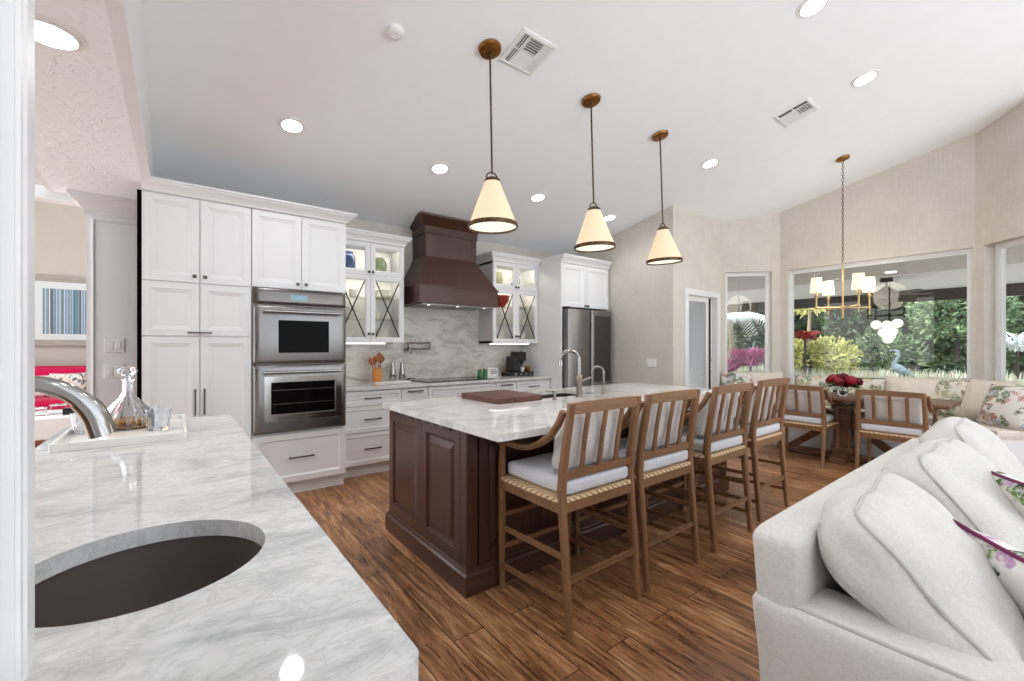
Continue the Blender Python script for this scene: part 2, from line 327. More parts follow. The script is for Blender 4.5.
class MB:
    def __init__(s): s.v = []; s.f = []
    def add(s, vs_, fs_):
        o = len(s.v); s.v += [tuple(p) for p in vs_]; s.f += [tuple(i + o for i in f) for f in fs_]; return s
    def loft(s, loops, cap=True, closed=False, ring=True):
        n = len(loops[0]); o = len(s.v)
        for lp in loops: s.v += [tuple(p) for p in lp]
        m = len(loops)
        for i in range(m if closed else m - 1):
            a = o + i * n; b = o + ((i + 1) % m) * n
            for j in range(n if ring else n - 1):
                jn = (j + 1) % n
                s.f.append((a + j, a + jn, b + jn, b + j))
        if cap and not closed:
            s.f.append(tuple(o + j for j in reversed(range(n)))); s.f.append(tuple(o + (m - 1) * n + j for j in range(n)))
        return s
    def box(s, x0, x1, y0, y1, z0, z1, b=0.0):
        if x0 > x1: x0, x1 = x1, x0
        if y0 > y1: y0, y1 = y1, y0
        if z0 > z1: z0, z1 = z1, z0
        b = min(b, (x1 - x0) * .45, (y1 - y0) * .45, (z1 - z0) * .45)
        if b <= 0:
            return s.loft([[(x0, y0, z), (x1, y0, z), (x1, y1, z), (x0, y1, z)] for z in (z0, z1)])
        L = []
        for z, i in ((z0, b * .75), (z0 + b, 0), (z1 - b, 0), (z1, b * .75)):
            L.append([(x0 + i, y0 + b, z), (x0 + b, y0 + i, z), (x1 - b, y0 + i, z), (x1 - i, y0 + b, z), (x1 - i, y1 - b, z), (x1 - b, y1 - i, z), (x0 + b, y1 - i, z), (x0 + i, y1 - b, z)])
        return s.loft(L)
    def cyl(s, p0, p1, r0, r1=None, n=16):
        return s.tube([p0, p1], [r0, r0 if r1 is None else r1], n)
    def tube(s, path, r, n=10, closed=False):
        P = [Vector(p) for p in path]; m = len(P)
        rs = list(r) if isinstance(r, (list, tuple)) else [r] * m
        L = []; u = None
        for i, p in enumerate(P):
            a = P[i - 1] if (i > 0 or closed) else P[i]; b = P[(i + 1) % m] if (i < m - 1 or closed) else P[i]
            d = (b - a).normalized()
            if u is None: u, w, _ = frame_of(d)
            else:
                u = (u - d * u.dot(d))
                u = u.normalized() if u.length > 1e-6 else frame_of(d)[0]
            w = d.cross(u).normalized()
            L.append([p + (u * math.cos(t) + w * math.sin(t)) * rs[i] for t in (2 * PI * j / n for j in range(n))])
        return s.loft(L, not closed, closed)
    def lathe(s, prof, c=(0, 0, 0), n=24, flute=None):
        L = []
        for r, z in prof:
            lp = []
            for j in range(n):
                t = 2 * PI * j / n; rr = max(r, .0004)
                if flute: rr *= 1 + flute[1] * math.cos(flute[0] * t)
                lp.append((c[0] + rr * math.cos(t), c[1] + rr * math.sin(t), c[2] + z))
            L.append(lp)
        if prof[0][0] > .001 or prof[-1][0] > .001: return s.loft(L, closed=True)
        return s.loft(L)
    def bar(s, a, b, w, h, up=(0, 0, 1), b2=None):
        a = Vector(a); b = Vector(b); d = (b - a).normalized(); up = Vector(up)
        sd_ = d.cross(up).normalized(); up = sd_.cross(d).normalized()
        q = [(-.5, -.5), (.5, -.5), (.5, .5), (-.5, .5)]
        w2, h2 = b2 or (w, h)
        return s.loft([[a + sd_ * (x * w) + up * (y * h) for x, y in q], [b + sd_ * (x * w2) + up * (y * h2) for x, y in q]])
    def legs(s, path, size, ch=.25):       # rectangular chamfered section in the horizontal plane, lofted along path
        L = []
        for i, p in enumerate(path):
            w, d = size[i] if isinstance(size, list) else size
            c = min(w, d) * ch; x, y = w / 2, d / 2
            L.append([(p[0] + a, p[1] + b, p[2]) for a, b in ((-x + c, -y), (x - c, -y), (x, -y + c), (x, y - c), (x - c, y), (-x + c, y), (-x, y - c), (-x, -y + c))])
        return s.loft(L)
    def panel(s, o, u, v, w, h, rings, back=.02):   # profiled panel: o lower-left corner on the face, u right, v up; rings (inset, height)
        o = Vector(o); u = Vector(u).normalized(); v = Vector(v).normalized(); n = u.cross(v).normalized()
        L = []
        for i, z in [(0, -back)] + list(rings):
            L.append([o + u * a + v * b + n * z for a, b in ((i, i), (w - i, i), (w - i, h - i), (i, h - i))])
        return s.loft(L)
    def ringframe(s, o, u, v, w, h, fw, rings=None, depth=.02):   # open picture-frame shape
        o = Vector(o); u = Vector(u).normalized(); v = Vector(v).normalized(); n = u.cross(v).normalized()
        rings = rings or [(0, -depth), (0, 0), (fw, 0), (fw, -depth)]
        L = []
        for i, z in rings:
            L.append([o + u * a + v * b + n * z for a, b in ((i, i), (w - i, i), (w - i, h - i), (i, h - i))])
        return s.loft(L, closed=True)
    def prism(s, poly, axis, a, b):
        f = {'X': lambda p, t: (t, p[0], p[1]), 'Y': lambda p, t: (p[0], t, p[1]), 'Z': lambda p, t: (p[0], p[1], t)}[axis]
        return s.loft([[f(p, t) for p in poly] for t in (a, b)])
    def rbox(s, c, size, r, n=10, bulge=(0, 0, 0), wr=0.0, seed=0, M4=None):   # rounded, bulged cushion box
        hx, hy, hz = (x / 2 for x in size); rnd = random.Random(seed)
        ph = [rnd.uniform(0, 6.28) for _ in range(9)]
        for ax in range(3):
            for sg in (-1, 1):
                g = []
                for i in range(n + 1):
                    row = []
                    for j in range(n + 1):
                        a = -1 + 2 * i / n; b = -1 + 2 * j / n
                        a = math.sin(a * PI / 2) * .5 + a * .5; b = math.sin(b * PI / 2) * .5 + b * .5
                        q = [0, 0, 0]; q[ax] = sg; q[(ax + 1) % 3] = a; q[(ax + 2) % 3] = b
                        p = Vector((q[0] * hx, q[1] * hy, q[2] * hz))
                        inn = Vector((max(-hx + r, min(hx - r, p.x)), max(-hy + r, min(hy - r, p.y)), max(-hz + r, min(hz - r, p.z))))
                        d = p - inn
                        if d.length > 1e-9: p = inn + d.normalized() * min(r, d.length if d.length < r else r)
                        x, y, z = p.x / hx, p.y / hy, p.z / hz
                        p.x += x * bulge[0] * max(0, 1 - y * y) * max(0, 1 - z * z)
                        p.y += y * bulge[1] * max(0, 1 - x * x) * max(0, 1 - z * z)
                        p.z += z * bulge[2] * max(0, 1 - y * y) * max(0, 1 - x * x)
                        if wr:
                            w_ = wr * (math.sin(9 * p.x / hx * .6 + 5 * z + ph[0]) * math.sin(4 * y + 3 * x + ph[1]) + .6 * math.sin(7 * x - 6 * z + ph[2]))
                            p += Vector((x, y, z)).normalized() * w_
                        row.append((M4 @ (p + Vector(c))) if M4 else p + Vector(c))
                    g.append(row)
                o = len(s.v)
                for row in g: s.v += [tuple(p) for p in row]
                for i in range(n):
                    for j in range(n):
                        q = (o + i * (n + 1) + j, o + (i + 1) * (n + 1) + j, o + (i + 1) * (n + 1) + j + 1, o + i * (n + 1) + j + 1)
                        s.f.append(q if sg > 0 else tuple(reversed(q)))
        return s
    def pillow(s, w, h, t, n=16, pw=.55, dent=.0):    # knife-edge pillow in the XZ plane, bottom centre at the origin, thickness along Y
        def P(i, j, sg):
            a = -1 + 2 * i / n; b = -1 + 2 * j / n
            e = max(0, (1 - abs(a) ** 2.4)) ** pw * max(0, (1 - abs(b) ** 2.4)) ** pw
            sx_ = 1 - .07 * (1 - abs(a) ** 1.5) * 0 - .06 * (1 - b * b) * abs(a) ** 3; sz_ = 1 - .06 * (1 - a * a) * abs(b) ** 3
            z = b * h / 2 * sz_ + h / 2 - dent * max(0, b) ** 2 * (1 - a * a) * h
            return (a * w / 2 * (1 - .05 * (1 - b * b) * abs(a) ** 3), sg * e * t / 2, z)
        for sg in (-1, 1):
            o = len(s.v)
            for i in range(n + 1):
                for j in range(n + 1): s.v.append(P(i, j, sg))
            for i in range(n):
                for j in range(n):
                    q = (o + i * (n + 1) + j, o + (i + 1) * (n + 1) + j, o + (i + 1) * (n + 1) + j + 1, o + i * (n + 1) + j + 1)
                    s.f.append(q if sg < 0 else tuple(reversed(q)))
        s.edge = [P(i, 0, 1) for i in range(n)] + [P(n, j, 1) for j in range(n)] + [P(n - i, n, 1) for i in range(n)] + [P(0, n - j, 1) for j in range(n)]
        return s
    def leaves(s, c, rad, n, size, rnd, up=.3, long_=2.2, shell=.55):
        for _ in range(n):
            d = Vector((rnd.gauss(0, 1), rnd.gauss(0, 1), rnd.gauss(0, 1))).normalized()
            k_ = shell + (1 - shell) * rnd.random()
            p = Vector((c[0] + d.x * rad[0] * k_, c[1] + d.y * rad[1] * k_, c[2] + d.z * rad[2] * k_))
            if p.z < .02: p.z = .02 + rnd.random() * .1
            ax = (d * .7 + Vector((rnd.gauss(0, .6), rnd.gauss(0, .6), rnd.gauss(0, .6) + up))).normalized()
            u, w, _d = frame_of(ax); t = rnd.random() * PI; sd_ = u * math.cos(t) + w * math.sin(t)
            l = size * rnd.uniform(.6, 1.3); nn = ax.cross(sd_)
            q = [p, p + ax * l * .45 + sd_ * l / long_ * .5 + nn * l * .08, p + ax * l, p + ax * l * .45 - sd_ * l / long_ * .5 + nn * l * .08]
            s.add(q, [(0, 1, 2), (0, 2, 3)])
        return s
    def blade(s, p, d, length, width, droop, n=5, fold=.3):     # one arching strap leaf
        p = Vector(p); d = Vector(d).normalized(); side = d.cross(Vector((0, 0, 1)))
        side = side.normalized() if side.length > 1e-4 else Vector((1, 0, 0))
        L = []
        for i in range(n + 1):
            t = i / n; q = p + d * length * t + Vector((0, 0, -droop * length * t * t))
            wv = width * math.sin(PI * (.12 + .86 * t)) * .5 + .0008
            L.append([q - side * wv, q - Vector((0, 0, fold * wv)), q + side * wv, q + Vector((0, 0, .0006))])
        return s.loft(L)
    def build(s, name, mat, parent=None, smooth=False, off=None, angle=40, weld=False):
        me = bpy.data.meshes.new(name)
        vv = s.v
        if off is not None: vv = [(a - off[0], b - off[1], c - off[2]) for a, b, c in s.v]
        me.from_pydata(vv, [], s.f); me.validate()
        bm = bmesh.new(); bm.from_mesh(me)
        if weld: bmesh.ops.remove_doubles(bm, verts=bm.verts, dist=1e-5)
        bmesh.ops.recalc_face_normals(bm, faces=bm.faces)
        if smooth:
            for f in bm.faces: f.smooth = True
            lim = R(angle)
            for e in bm.edges:
                if len(e.link_faces) == 2 and e.calc_face_angle(0) > lim: e.smooth = False
        bm.to_mesh(me); bm.free()
        me.materials.append(M[mat] if isinstance(mat, str) else mat)
        o = bpy.data.objects.new(name, me); COL.objects.link(o)
        if parent: o.parent = parent
        return o

def tag(o, label=None, cat=None, group=None, kind=None):
    if label: o['label'] = label
    if cat: o['category'] = cat
    if group: o['group'] = group
    if kind: o['kind'] = kind
    return o
def thing(name, label, cat, loc=(0, 0, 0), rz=0, group=None):
    o = bpy.data.objects.new(name, None); COL.objects.link(o); o.empty_display_size = .1
    o.location = loc; o.rotation_euler = (0, 0, rz); return tag(o, label, cat, group)
class TH:      # a thing whose parts are given in world coordinates
    def __init__(s, name, label, cat, loc, group=None):
        s.o = thing(name, label, cat, loc, 0, group); s.loc = loc
    def part(s, name, mb, mat, parent=None, smooth=False, **kw):
        return mb.build(name, mat, parent or s.o, smooth, off=s.loc, **kw)
def struct(name, mb, mat, parent=None, smooth=False, label=None):
    o = mb.build(name, mat, parent, smooth); o['kind'] = 'structure'
    if label: o['label'] = label
    return o
def copy_tree(o, parent=None):
    c = o.copy(); COL.objects.link(c)
    if parent: c.parent = parent
    for ch in list(o.children): copy_tree(ch, c)
    return c
def children_first(o): return list(o.children)
def light(name, typ, loc, energy, parent=None, color=(1, .95, .88), **kw):
    d = bpy.data.lights.new(name, typ); d.energy = energy; d.color = color
    for a, b in kw.items(): setattr(d, a, b)
    o = bpy.data.objects.new(name, d); COL.objects.link(o); o.location = loc
    if parent: o.parent = parent
    return o

CZ = lambda y: 2.79 + .2 * (5.03 - y)       # the vaulted ceiling

# ================================================================== THE SETTING
P = [(5.09, 5.20), (5.09, 3.172), (6.362, 3.172), (6.94, 2.606), (6.94, .66), (6.362, .09), (6.362, -3.0)]
struct('floor', MB().box(-3.5, 7.0, -3.2, 11.2, -.08, 0), 'floor')
# vaulted kitchen ceiling, rising towards the camera side
cl = MB(); y0, y1 = -3.2, 5.2
cl.loft([[(-.2, y, CZ(y)), (7.25, y, CZ(y)), (7.25, y, CZ(y) + .1), (-.2, y, CZ(y) + .1)] for y in (y0, y1)])
struct('ceiling', cl, 'ceil')
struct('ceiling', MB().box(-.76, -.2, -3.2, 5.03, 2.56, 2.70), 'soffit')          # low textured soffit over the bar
struct('ceiling', MB().box(-3.5, -.76, -3.2, 11.2, 4.1, 4.2), 'ceil')              # living room beyond
struct('wall_left', MB().box(-.2, -.147, -3.2, 5.03, 2.56, 4.5), 'white')            # header face beside the vault
struct('wall_back', MB().box(-.57, 5.2, 5.03, 5.15, 0, 4.2), 'paper')
struct('wall_soffit', MB().box(-.80, -.7605, -3.2, 5.03, 2.562, 4.15), 'white')
# living room shell
struct('wall_far', MB().box(-3.5, .4, 11.0, 11.15, 0, 4.2), 'beige')
struct('wall_living_block', MB().box(-3.6, -3.5, -3.3, 2.5, 0, 4.2), 'white')  # unseen wall stretch, sized to cut light reaching the pantry
struct('wall_living_block', MB().box(-3.6, -3.5, 9.2, 11.15, 0, 4.2), 'beige')  # unseen stretch added to shade the far wall
struct('wall_divider', MB().box(.3, .42, 5.15, 11.0, 0, 4.2), 'beige')
struct('ceiling', MB().box(-.76, .42, 5.03, 11.2, 4.1, 4.2), 'ceil')

def wall_seg(name, p0, p1, ops, ztop=4.5, t=.16, mat='paper', ext=(0, 0)):
    p0 = Vector((*p0, 0)); p1 = Vector((*p1, 0)); d = (p1 - p0); L = d.length; d.normalize(); n = Vector((d.y, -d.x, 0))   # n = outward
    if n.dot(Vector((4.5, 1.6, 0)) - p0) > 0: n = -n
    mb = MB()
    def bx(s0, s1, z0, z1):
        if s1 - s0 < 1e-4 or z1 - z0 < 1e-4: return
        q = [p0 + d * s0, p0 + d * s1, p0 + d * s1 + n * t, p0 + d * s0 + n * t]
        mb.loft([[(c.x, c.y, z) for c in q] for z in (z0, z1)])
    s = -ext[0]
    for a, b, z0, z1 in ops:
        bx(s, a, 0, ztop); bx(a, b, 0, z0); bx(a, b, z1, ztop); s = b
    bx(s, L + ext[1], 0, ztop)
    struct(name, mb, mat); return p0, d, n, L
def window(name, p0, d, n, s0, s1, z0, z1, inset=.07, fw=.05, mull=None):
    w = thing(name, None, None, tuple(p0 + d * s0)); w['kind'] = 'structure'
    o = n * inset; u = d; fr = MB(); h = z1 - z0
    v = Vector((0, 0, 1)); org = o + v * z0
    if u.cross(v).dot(n) > 0: org = org + u * (s1 - s0); u = -u
    fr.ringframe(org, u, v, s1 - s0, h, fw, [(0, -.06), (0, 0), (fw * .45, 0), (fw * .55, -.012), (fw, -.016), (fw, -.06)])
    f_ = struct('window_frame', fr, 'trim', w)
    g = MB(); c0 = org + u * fw + v * fw - u.cross(v) * .035; ww = s1 - s0 - 2 * fw; hh = h - 2 * fw
    g.panel(c0, u, v, ww, hh, [(0, 0)], back=.006)
    struct('window_glass', g, 'glass', w)
    sl = MB(); 
    a = d * 0 ; q = [d * .0, d * (s1 - s0), d * (s1 - s0) + n * (inset + .06), n * (inset + .06)]
    sl.loft([[(c.x, c.y, z0 + zz) for c in q] for zz in (-.03, .0)])
    struct('window_sill', sl, 'trim', w)
    return w
# kitchen side wall beside the refrigerator, then the bay
wall_seg('wall_right', P[0], P[1], [], t=.12)
a = wall_seg('wall_door', P[1], P[2], [(.345, 1.13, 0, 2.035)], ext=(-.12, 0))
DW = a
b_ = wall_seg('wall_bay_left', P[2], P[3], [(.055, .70, .74, 2.42)])
window('window_1', b_[0], b_[1], b_[2], .055, .70, .74, 2.42, .06, .05)
c_ = wall_seg('wall_bay', P[3], P[4], [(.085, 1.93, .74, 2.42)])
window('window_2', c_[0], c_[1], c_[2], .085, 1.93, .74, 2.42, .05, .055)
d_ = wall_seg('wall_bay_right', P[4], P[5], [(.105, .70, .74, 2.42)])
window('window_3', d_[0], d_[1], d_[2], .105, .70, .74, 2.42, .10, .05)
wall_seg('wall_corner', P[5], P[6], [(.8, 2.9, .3, 2.6)])
# sliding glass door in the wall beyond the refrigerator
dr = thing('door_1', None, None, (5.435, 3.172, 0)); dr['kind'] = 'structure'
mb = MB(); Z = Vector((0, 0, 1)); X = Vector((1, 0, 0))
mb.ringframe((-.075, -.0, -.10), X, Z, .935, 2.21, .085, [(0, 0), (0, .014), (.02, .022), (.07, .022), (.085, .014), (.085, -.11)])
struct('door_casing', mb, 'trim', dr)
mb = MB(); mb.ringframe((.015, .045, .01), X, Z, .62, 2.02, .075, [(0, -.04), (0, 0), (.075, 0), (.075, -.04)])
struct('door_leaf', mb, 'trim', dr)
struct('door_glass', MB().panel((.09, .065, .085), X, Z, .47, 1.87, [(0, 0)], back=.006), 'glass', dr)
struct('door_track', MB().box(.64, .668, .03, .08, .02, 2.02), 'dk_metal', dr)
mb = MB(); mb.bar((.655, .015, .95), (.655, .015, 1.15), .02, .02); mb.cyl((.655, .015, .97), (.655, .04, .97), .008); mb.cyl((.655, .015, 1.13), (.655, .04, 1.13), .008)
struct('door_handle', mb, 'chrome', dr)
struct('door_leaf', MB().box(.67, .74, .05, .09, .02, 2.02), 'trim', dr)

# pass-through jamb with fluted casing (near left edge of the view)
prof = [(-.34, .84), (-.34, .545), (-.155, .545), (-.150, .56), (-.158, .565), (-.158, .585), (-.150, .59), (-.146, .60), (-.146, .640), (-.166, .648), (-.176, .665), (-.168, .685), (-.150, .694), (-.148, .700), (-.152, .706), (-.152, .712), (-.170, .720), (-.180, .738), (-.171, .757), (-.151, .765), (-.151, .770), (-.147, .773), (-.147, .781), (-.154, .785), (-.154, .789), (-.146, .796), (-.146, .832), (-.152, .84)]
struct('wall_jamb', MB().prism(prof, 'Z', .921, 2.56), 'trim')
struct('wall_rear_block', MB().box(-3.5, .1, -3.3, -3.2, 0, 4.6), 'white')  # unseen wall added to narrow the open side and cut its light
struct('wall_near_block', MB().box(-.34, -.20, -3.2, .52, 0, 2.56), 'white')  # unseen wall added to keep light off the jamb casing
# pilaster wall left of the pantry, its crown and panel mould; header over the opening
def crown(mb, pts, z0, z1, proj, out):   # swept crown along pts (list of xy), out = list of outward xy per point
    pr = [(0, 0), (.10, .0), (.18, .10), (.22, .22), (.45, .45), (.74, .62), (.86, .80), (1, .84), (1, 1), (0, 1)]
    L = []
    for (x, y), (ox, oy) in zip(pts, out):
        L.append([(x + ox * a * proj, y + oy * a * proj, z0 + (z1 - z0) * b) for a, b in pr])
    return mb.loft(L)
struct('wall_pilaster', MB().box(-.575, -.2035, 4.90, 5.03, 0, 2.56), 'white')
mb = MB(); mb.ringframe((-.545, 4.90, .16), X, Z, .36, 2.22, .03, [(0, -.002), (0, .008), (.012, .012), (.02, .004), (.03, -.002)])
struct('trim_1', mb, 'trim')
mb = MB(); crown(mb, [(-.575, 5.03), (-.575, 4.90), (-.2295, 4.90)], 2.41, 2.56, .10, [(-1, 0), (-1, -1), (0, -1)])
struct('trim_2', mb, 'trim')
mb = MB(); mb.box(-3.5, -.575, 4.97, 5.09, 2.50, 2.60); struct('wall_header', mb, 'white')
struct('baseboard_back', MB().box(-.575, -.2295, 4.885, 4.90, 0, .13), 'trim')
struct('baseboard_right', MB().box(5.075, 5.09, 3.19, 4.2, 0, .13), 'trim')

# ------------------------------------------------------------------ outdoors: lanai and garden
struct('floor', MB().box(7.0, 14.0, -7, 14, -.10, -.02), 'paver')
tag(MB().box(14.0, 60, -30, 40, -.12, -.03).build('garden_ground', 'soil'), 'pale planted ground beyond the covered patio', 'ground', kind='structure')
struct('ceiling', MB().box(7.12, 10.2, -7, 14, 2.60, 2.72), 'taupe')
struct('ceiling', MB().box(10.2, 14.05, -7, 14, 2.66, 2.74), 'ext_w')
struct('trim_3', MB().box(10.15, 10.25, -7, 14, 2.585, 2.67), 'ext_w')
struct('trim_4', MB().box(14.0, 14.12, -7, 14, 2.40, 2.66), 'dk_metal')
struct('wall_lanai', MB().box(7.4, 7.5, 3.74, 7.35, -.02, 2.58), 'ext_b')
struct('roof', MB().box(7.3, 14.2, -7, 14, 2.78, 2.84), 'ext_w')

# ================================================================== CABINETRY
YT = 4.247
WR = [(0, 0), (.050, 0), (.053, -.004), (.057, -.0045), (.080, -.012), (.085, -.0125), (.088, -.0115)]
WRs = [(0, 0), (.040, 0), (.044, -.004), (.049, -.009), (.054, -.010), (.058, -.009)]
def pull(th, door, x0, z0, x1, z1, y, r=.0055):
    mb = MB(); d = Vector((x1 - x0, 0, z1 - z0)).normalized() * .012
    mb.bar((x0 - d.x, y - .028, z0 - d.z), (x1 + d.x, y - .028, z1 + d.z), .011, .011, up=(0, 1, 0))
    for x, z in ((x0, z0), (x1, z1)): mb.box(x - .006, x + .006, y - .028, y + .002, z - .006, z + .006)
    return th.part('handle', mb, 'pull', door)
def knob(th, door, x, z, y):
    mb = MB(); mb.cyl((x, y + .002, z), (x, y - .014, z), .0055, .0055, 10); mb.box(x - .013, x + .013, y - .028, y - .014, z - .013, z + .013, .003)
    return th.part('knob', mb, 'pull', door)
def wdoor(th, x0, x1, z0, z1, y, name='door', rings=WR, mat='white'):
    g = .0028
    return th.part(name, MB().panel((x0 + g, y, z0 + g), X, Z, x1 - x0 - 2 * g, z1 - z0 - 2 * g, rings, back=.02), mat)

# pantry
t = TH('pantry_cabinet', 'tall white pantry cabinet left of the double oven, with three tiers of panelled doors', 'cabinet', (.15, 4.55, 0))
t.part('body', MB().box(-.203, .505, YT + .021, 5.02, .12, 2.50), 'white')
t.part('toe_kick', MB().box(-.203, .505, YT + .075, 5.0, 0, .12), 'trim')
sp = t.part('gap_shade', MB().box(-.228, -.2035, YT + .005, 4.895, 0, 2.50), 'dark'); sp['label'] = 'black strip for the shaded gap along the pantry side'  # shade of the gap beside the pantry, put in as a black strip
xm = .151
for z0, z1 in ((1.832, 2.498), (1.412, 1.829), (.125, 1.409)):
    for x0, x1 in ((-.203, xm), (xm, .505)):
        d = wdoor(t, x0, x1, z0, z1, YT); lft = x0 < 0
        if z0 > 1.8: knob(t, d, xm + (-.034 if lft else .034), z0 + .05, YT)
        elif z0 > 1.4:
            if lft: pull(t, d, xm - .066, z0 + .028, xm + .066, z0 + .028, YT)
        else: pull(t, d, xm + (-.03 if lft else .03), .80, xm + (-.03 if lft else .03), .985, YT)
# oven tower
t = TH('oven_cabinet', 'tall white cabinet around the double oven, two doors above and a wide drawer below', 'cabinet', (.9, 4.55, 0))
t.part('body', MB().box(.507, .528, YT + .021, 5.02, .12, 2.50).box(1.262, 1.283, YT + .021, 5.02, .12, 2.50).box(.528, 1.262, YT + .021, 5.02, 1.842, 2.50).box(.528, 1.262, YT + .021, 5.02, .12, .572).box(.528, 1.262, 4.95, 5.02, .572, 1.842), 'white')
t.part('toe_kick', MB().box(.507, 1.283, YT + .075, 5.0, 0, .12), 'trim')
for x0, x1 in ((.507, .895), (.895, 1.283)):
    d = wdoor(t, x0, x1, 1.838, 2.498, YT); knob(t, d, .895 + (-.034 if x0 < .6 else .034), 1.885, YT)
d = wdoor(t, .507, 1.283, .125, .560, YT, 'drawer', [(0, 0), (.05, 0), (.054, -.004), (.062, -.012), (.068, -.013)])
pull(t, d, .80, .345, .985, .345, YT - .0)
mb = MB(); crown(mb, [(-.203, YT + .5), (-.203, YT), (1.283, YT), (1.283, 5.02)], 2.50, 2.588, .085, [(0, 0), (0, -1), (1, -1), (1, 0)])
struct('trim_5', mb, 'white')
mb = MB(); mb.box(-.203, 1.283, YT + .002, 5.02, 2.499, 2.512); struct('trim_6', mb, 'white')

# double oven
t = TH('double_oven', 'stainless steel double wall oven with black windows and bar handles', 'oven', (.895, 4.55, .575))
x0, x1 = .512, 1.278
t.part('body', MB().box(.535, 1.255, YT - .004, 4.9, .58, 1.836), 'steel_d')
def ovenface(z0, z1, bul=.03):
    mb = MB(); L = []
    for z, k_ in ((z0, .35), (z0 + .012, .85), (z0 + .03, 1), (z1 - .03, 1), (z1 - .012, .85), (z1, .35)):
        yy = YT - .006 - bul * k_
        L.append([(x0, YT - .004, z), (x0 + .003, YT - .006 - bul * k_ * .45, z), (x0 + .018, YT - .006 - bul * k_ * .85, z), (x0 + .05, yy, z), (x1 - .05, yy, z), (x1 - .018, YT - .006 - bul * k_ * .85, z), (x1 - .003, YT - .006 - bul * k_ * .45, z), (x1, YT - .004, z)])
    return mb.loft(L)
cp = t.part('control_panel', ovenface(1.694, 1.834, .026), 'steel_d', smooth=True)
sc_ = t.part('display', MB().box(.80, .935, YT - .0335, YT - .031, 1.738, 1.784), 'display', cp); sc_['label'] = 'lit pale blue display'
for z0, z1, wx0, wx1, wz0, wz1, hz in ((1.178, 1.686, .702, 1.118, 1.275, 1.560, 1.632), (.58, 1.170, .645, 1.170, .745, 1.035, 1.108)):
    d = t.part('oven_door', ovenface(z0, z1, .034), 'steel', smooth=True)
    yf = YT - .040
    if z0 < 1:
        t.part('window_frame', MB().ringframe((.595, yf, .685), X, Z, .635, .385, .05, [(0, 0), (0, .007), (.05, .007), (.05, .001)]), 'chrome', d)
        lo = t.part('lower_panel', MB().box(x0 + .05, x1 - .05, yf - .002, yf, .60, .678), 'steel_d', d)
    t.part('window', MB().panel((wx0, yf - .0012, wz0), X, Z, wx1 - wx0, wz1 - wz0, [(0, 0), (.004, .001), (.010, .001)], back=.004), 'blackglass', d)
    mb = MB(); mb.cyl((x0 + .075, yf - .045, hz), (x1 - .055, yf - .045, hz), .013, .013, 14)
    for xx in (x0 + .11, x1 - .09): mb.box(xx - .012, xx + .012, yf - .044, yf + .002, hz - .009, hz + .009, .003)
    t.part('handle', mb, 'chrome', d, smooth=True)
    if z0 < 1:
        for zz in (.83, .95):
            mb = MB(); mb.box(wx0 + .01, wx1 - .01, yf - .004, yf - .0026, zz, zz + .003); t.part('rack', mb, 'steel_d', d)

# base cabinets
YC = 4.42
def base(label, x0, x1, kind, z=.12):
    t = TH('base_cabinet', label, 'cabinet', ((x0 + x1) / 2, 4.72, 0))
    t.part('body', MB().box(x0, x1, YC + .021, 5.02, .12, .884), 'white')
    t.part('toe_kick', MB().box(x0, x1, YC + .075, 5.0, 0, .12), 'trim')
    w = x1 - x0; c = (x0 + x1) / 2
    if kind == 'three':
        for z0, z1 in ((.725, .876), (.452, .722), (.125, .449)):
            d = wdoor(t, x0, x1, z0, z1, YC, 'drawer', WRs); pull(t, d, c - .075, (z0 + z1) / 2, c + .075, (z0 + z1) / 2, YC - .0)
    elif kind == 'tall':
        d = wdoor(t, x0, x1, .125, .876, YC, 'door', WRs); pull(t, d, c - .075, .842, c + .075, .842, YC)
    elif kind == 'wide':
        for z0, z1 in ((.50, .876), (.125, .497)):
            d = wdoor(t, x0, x1, z0, z1, YC, 'drawer', WRs); pull(t, d, c - .09, z1 - .13, c + .09, z1 - .13, YC)
base('white three-drawer base cabinet next to the double oven', 1.286, 1.919, 'three')
base('narrow white pull-out base cabinet left of the cooktop', 1.921, 2.235, 'tall')
base('wide white drawer base cabinet directly under the cooktop', 2.237, 3.170, 'wide')
base('narrow white pull-out base cabinet right of the cooktop', 3.172, 3.490, 'tall')
base('white three-drawer base cabinet under the coffee machine', 3.492, 4.083, 'three')
tag(MB().box(1.286, 4.083, 4.385, 5.012, .885, .92, .004).build('countertop', 'marble2'), 'long pale stone countertop along the back wall under the hood', 'countertop')
tag(MB().box(1.285, 4.083, 5.013, 5.0295, .921, 1.90).build('backsplash', 'splash'), 'veined stone slab backsplash behind the cooktop', 'backsplash')
t = TH('cooktop', 'flat dark glass cooktop set in the back counter below the hood', 'cooktop', (2.70, 4.70, .921))
t.part('glass_top', MB().box(2.24, 3.16, 4.45, 4.95, .9205, .928, .003), 'blackglass')
for cx_, cy_, r in ((2.45, 4.82, .09), (2.45, 4.58, .075), (2.70, 4.72, .12), (2.95, 4.82, .09), (2.95, 4.58, .075)):
    t.part('burner_ring', MB().loft([[(cx_ + rr * math.cos(a_), cy_ + rr * math.sin(a_), .9284) for a_ in [2 * PI * i / 32 for i in range(32)]] for rr in (r, r - .004)], cap=False), 'steel_d')

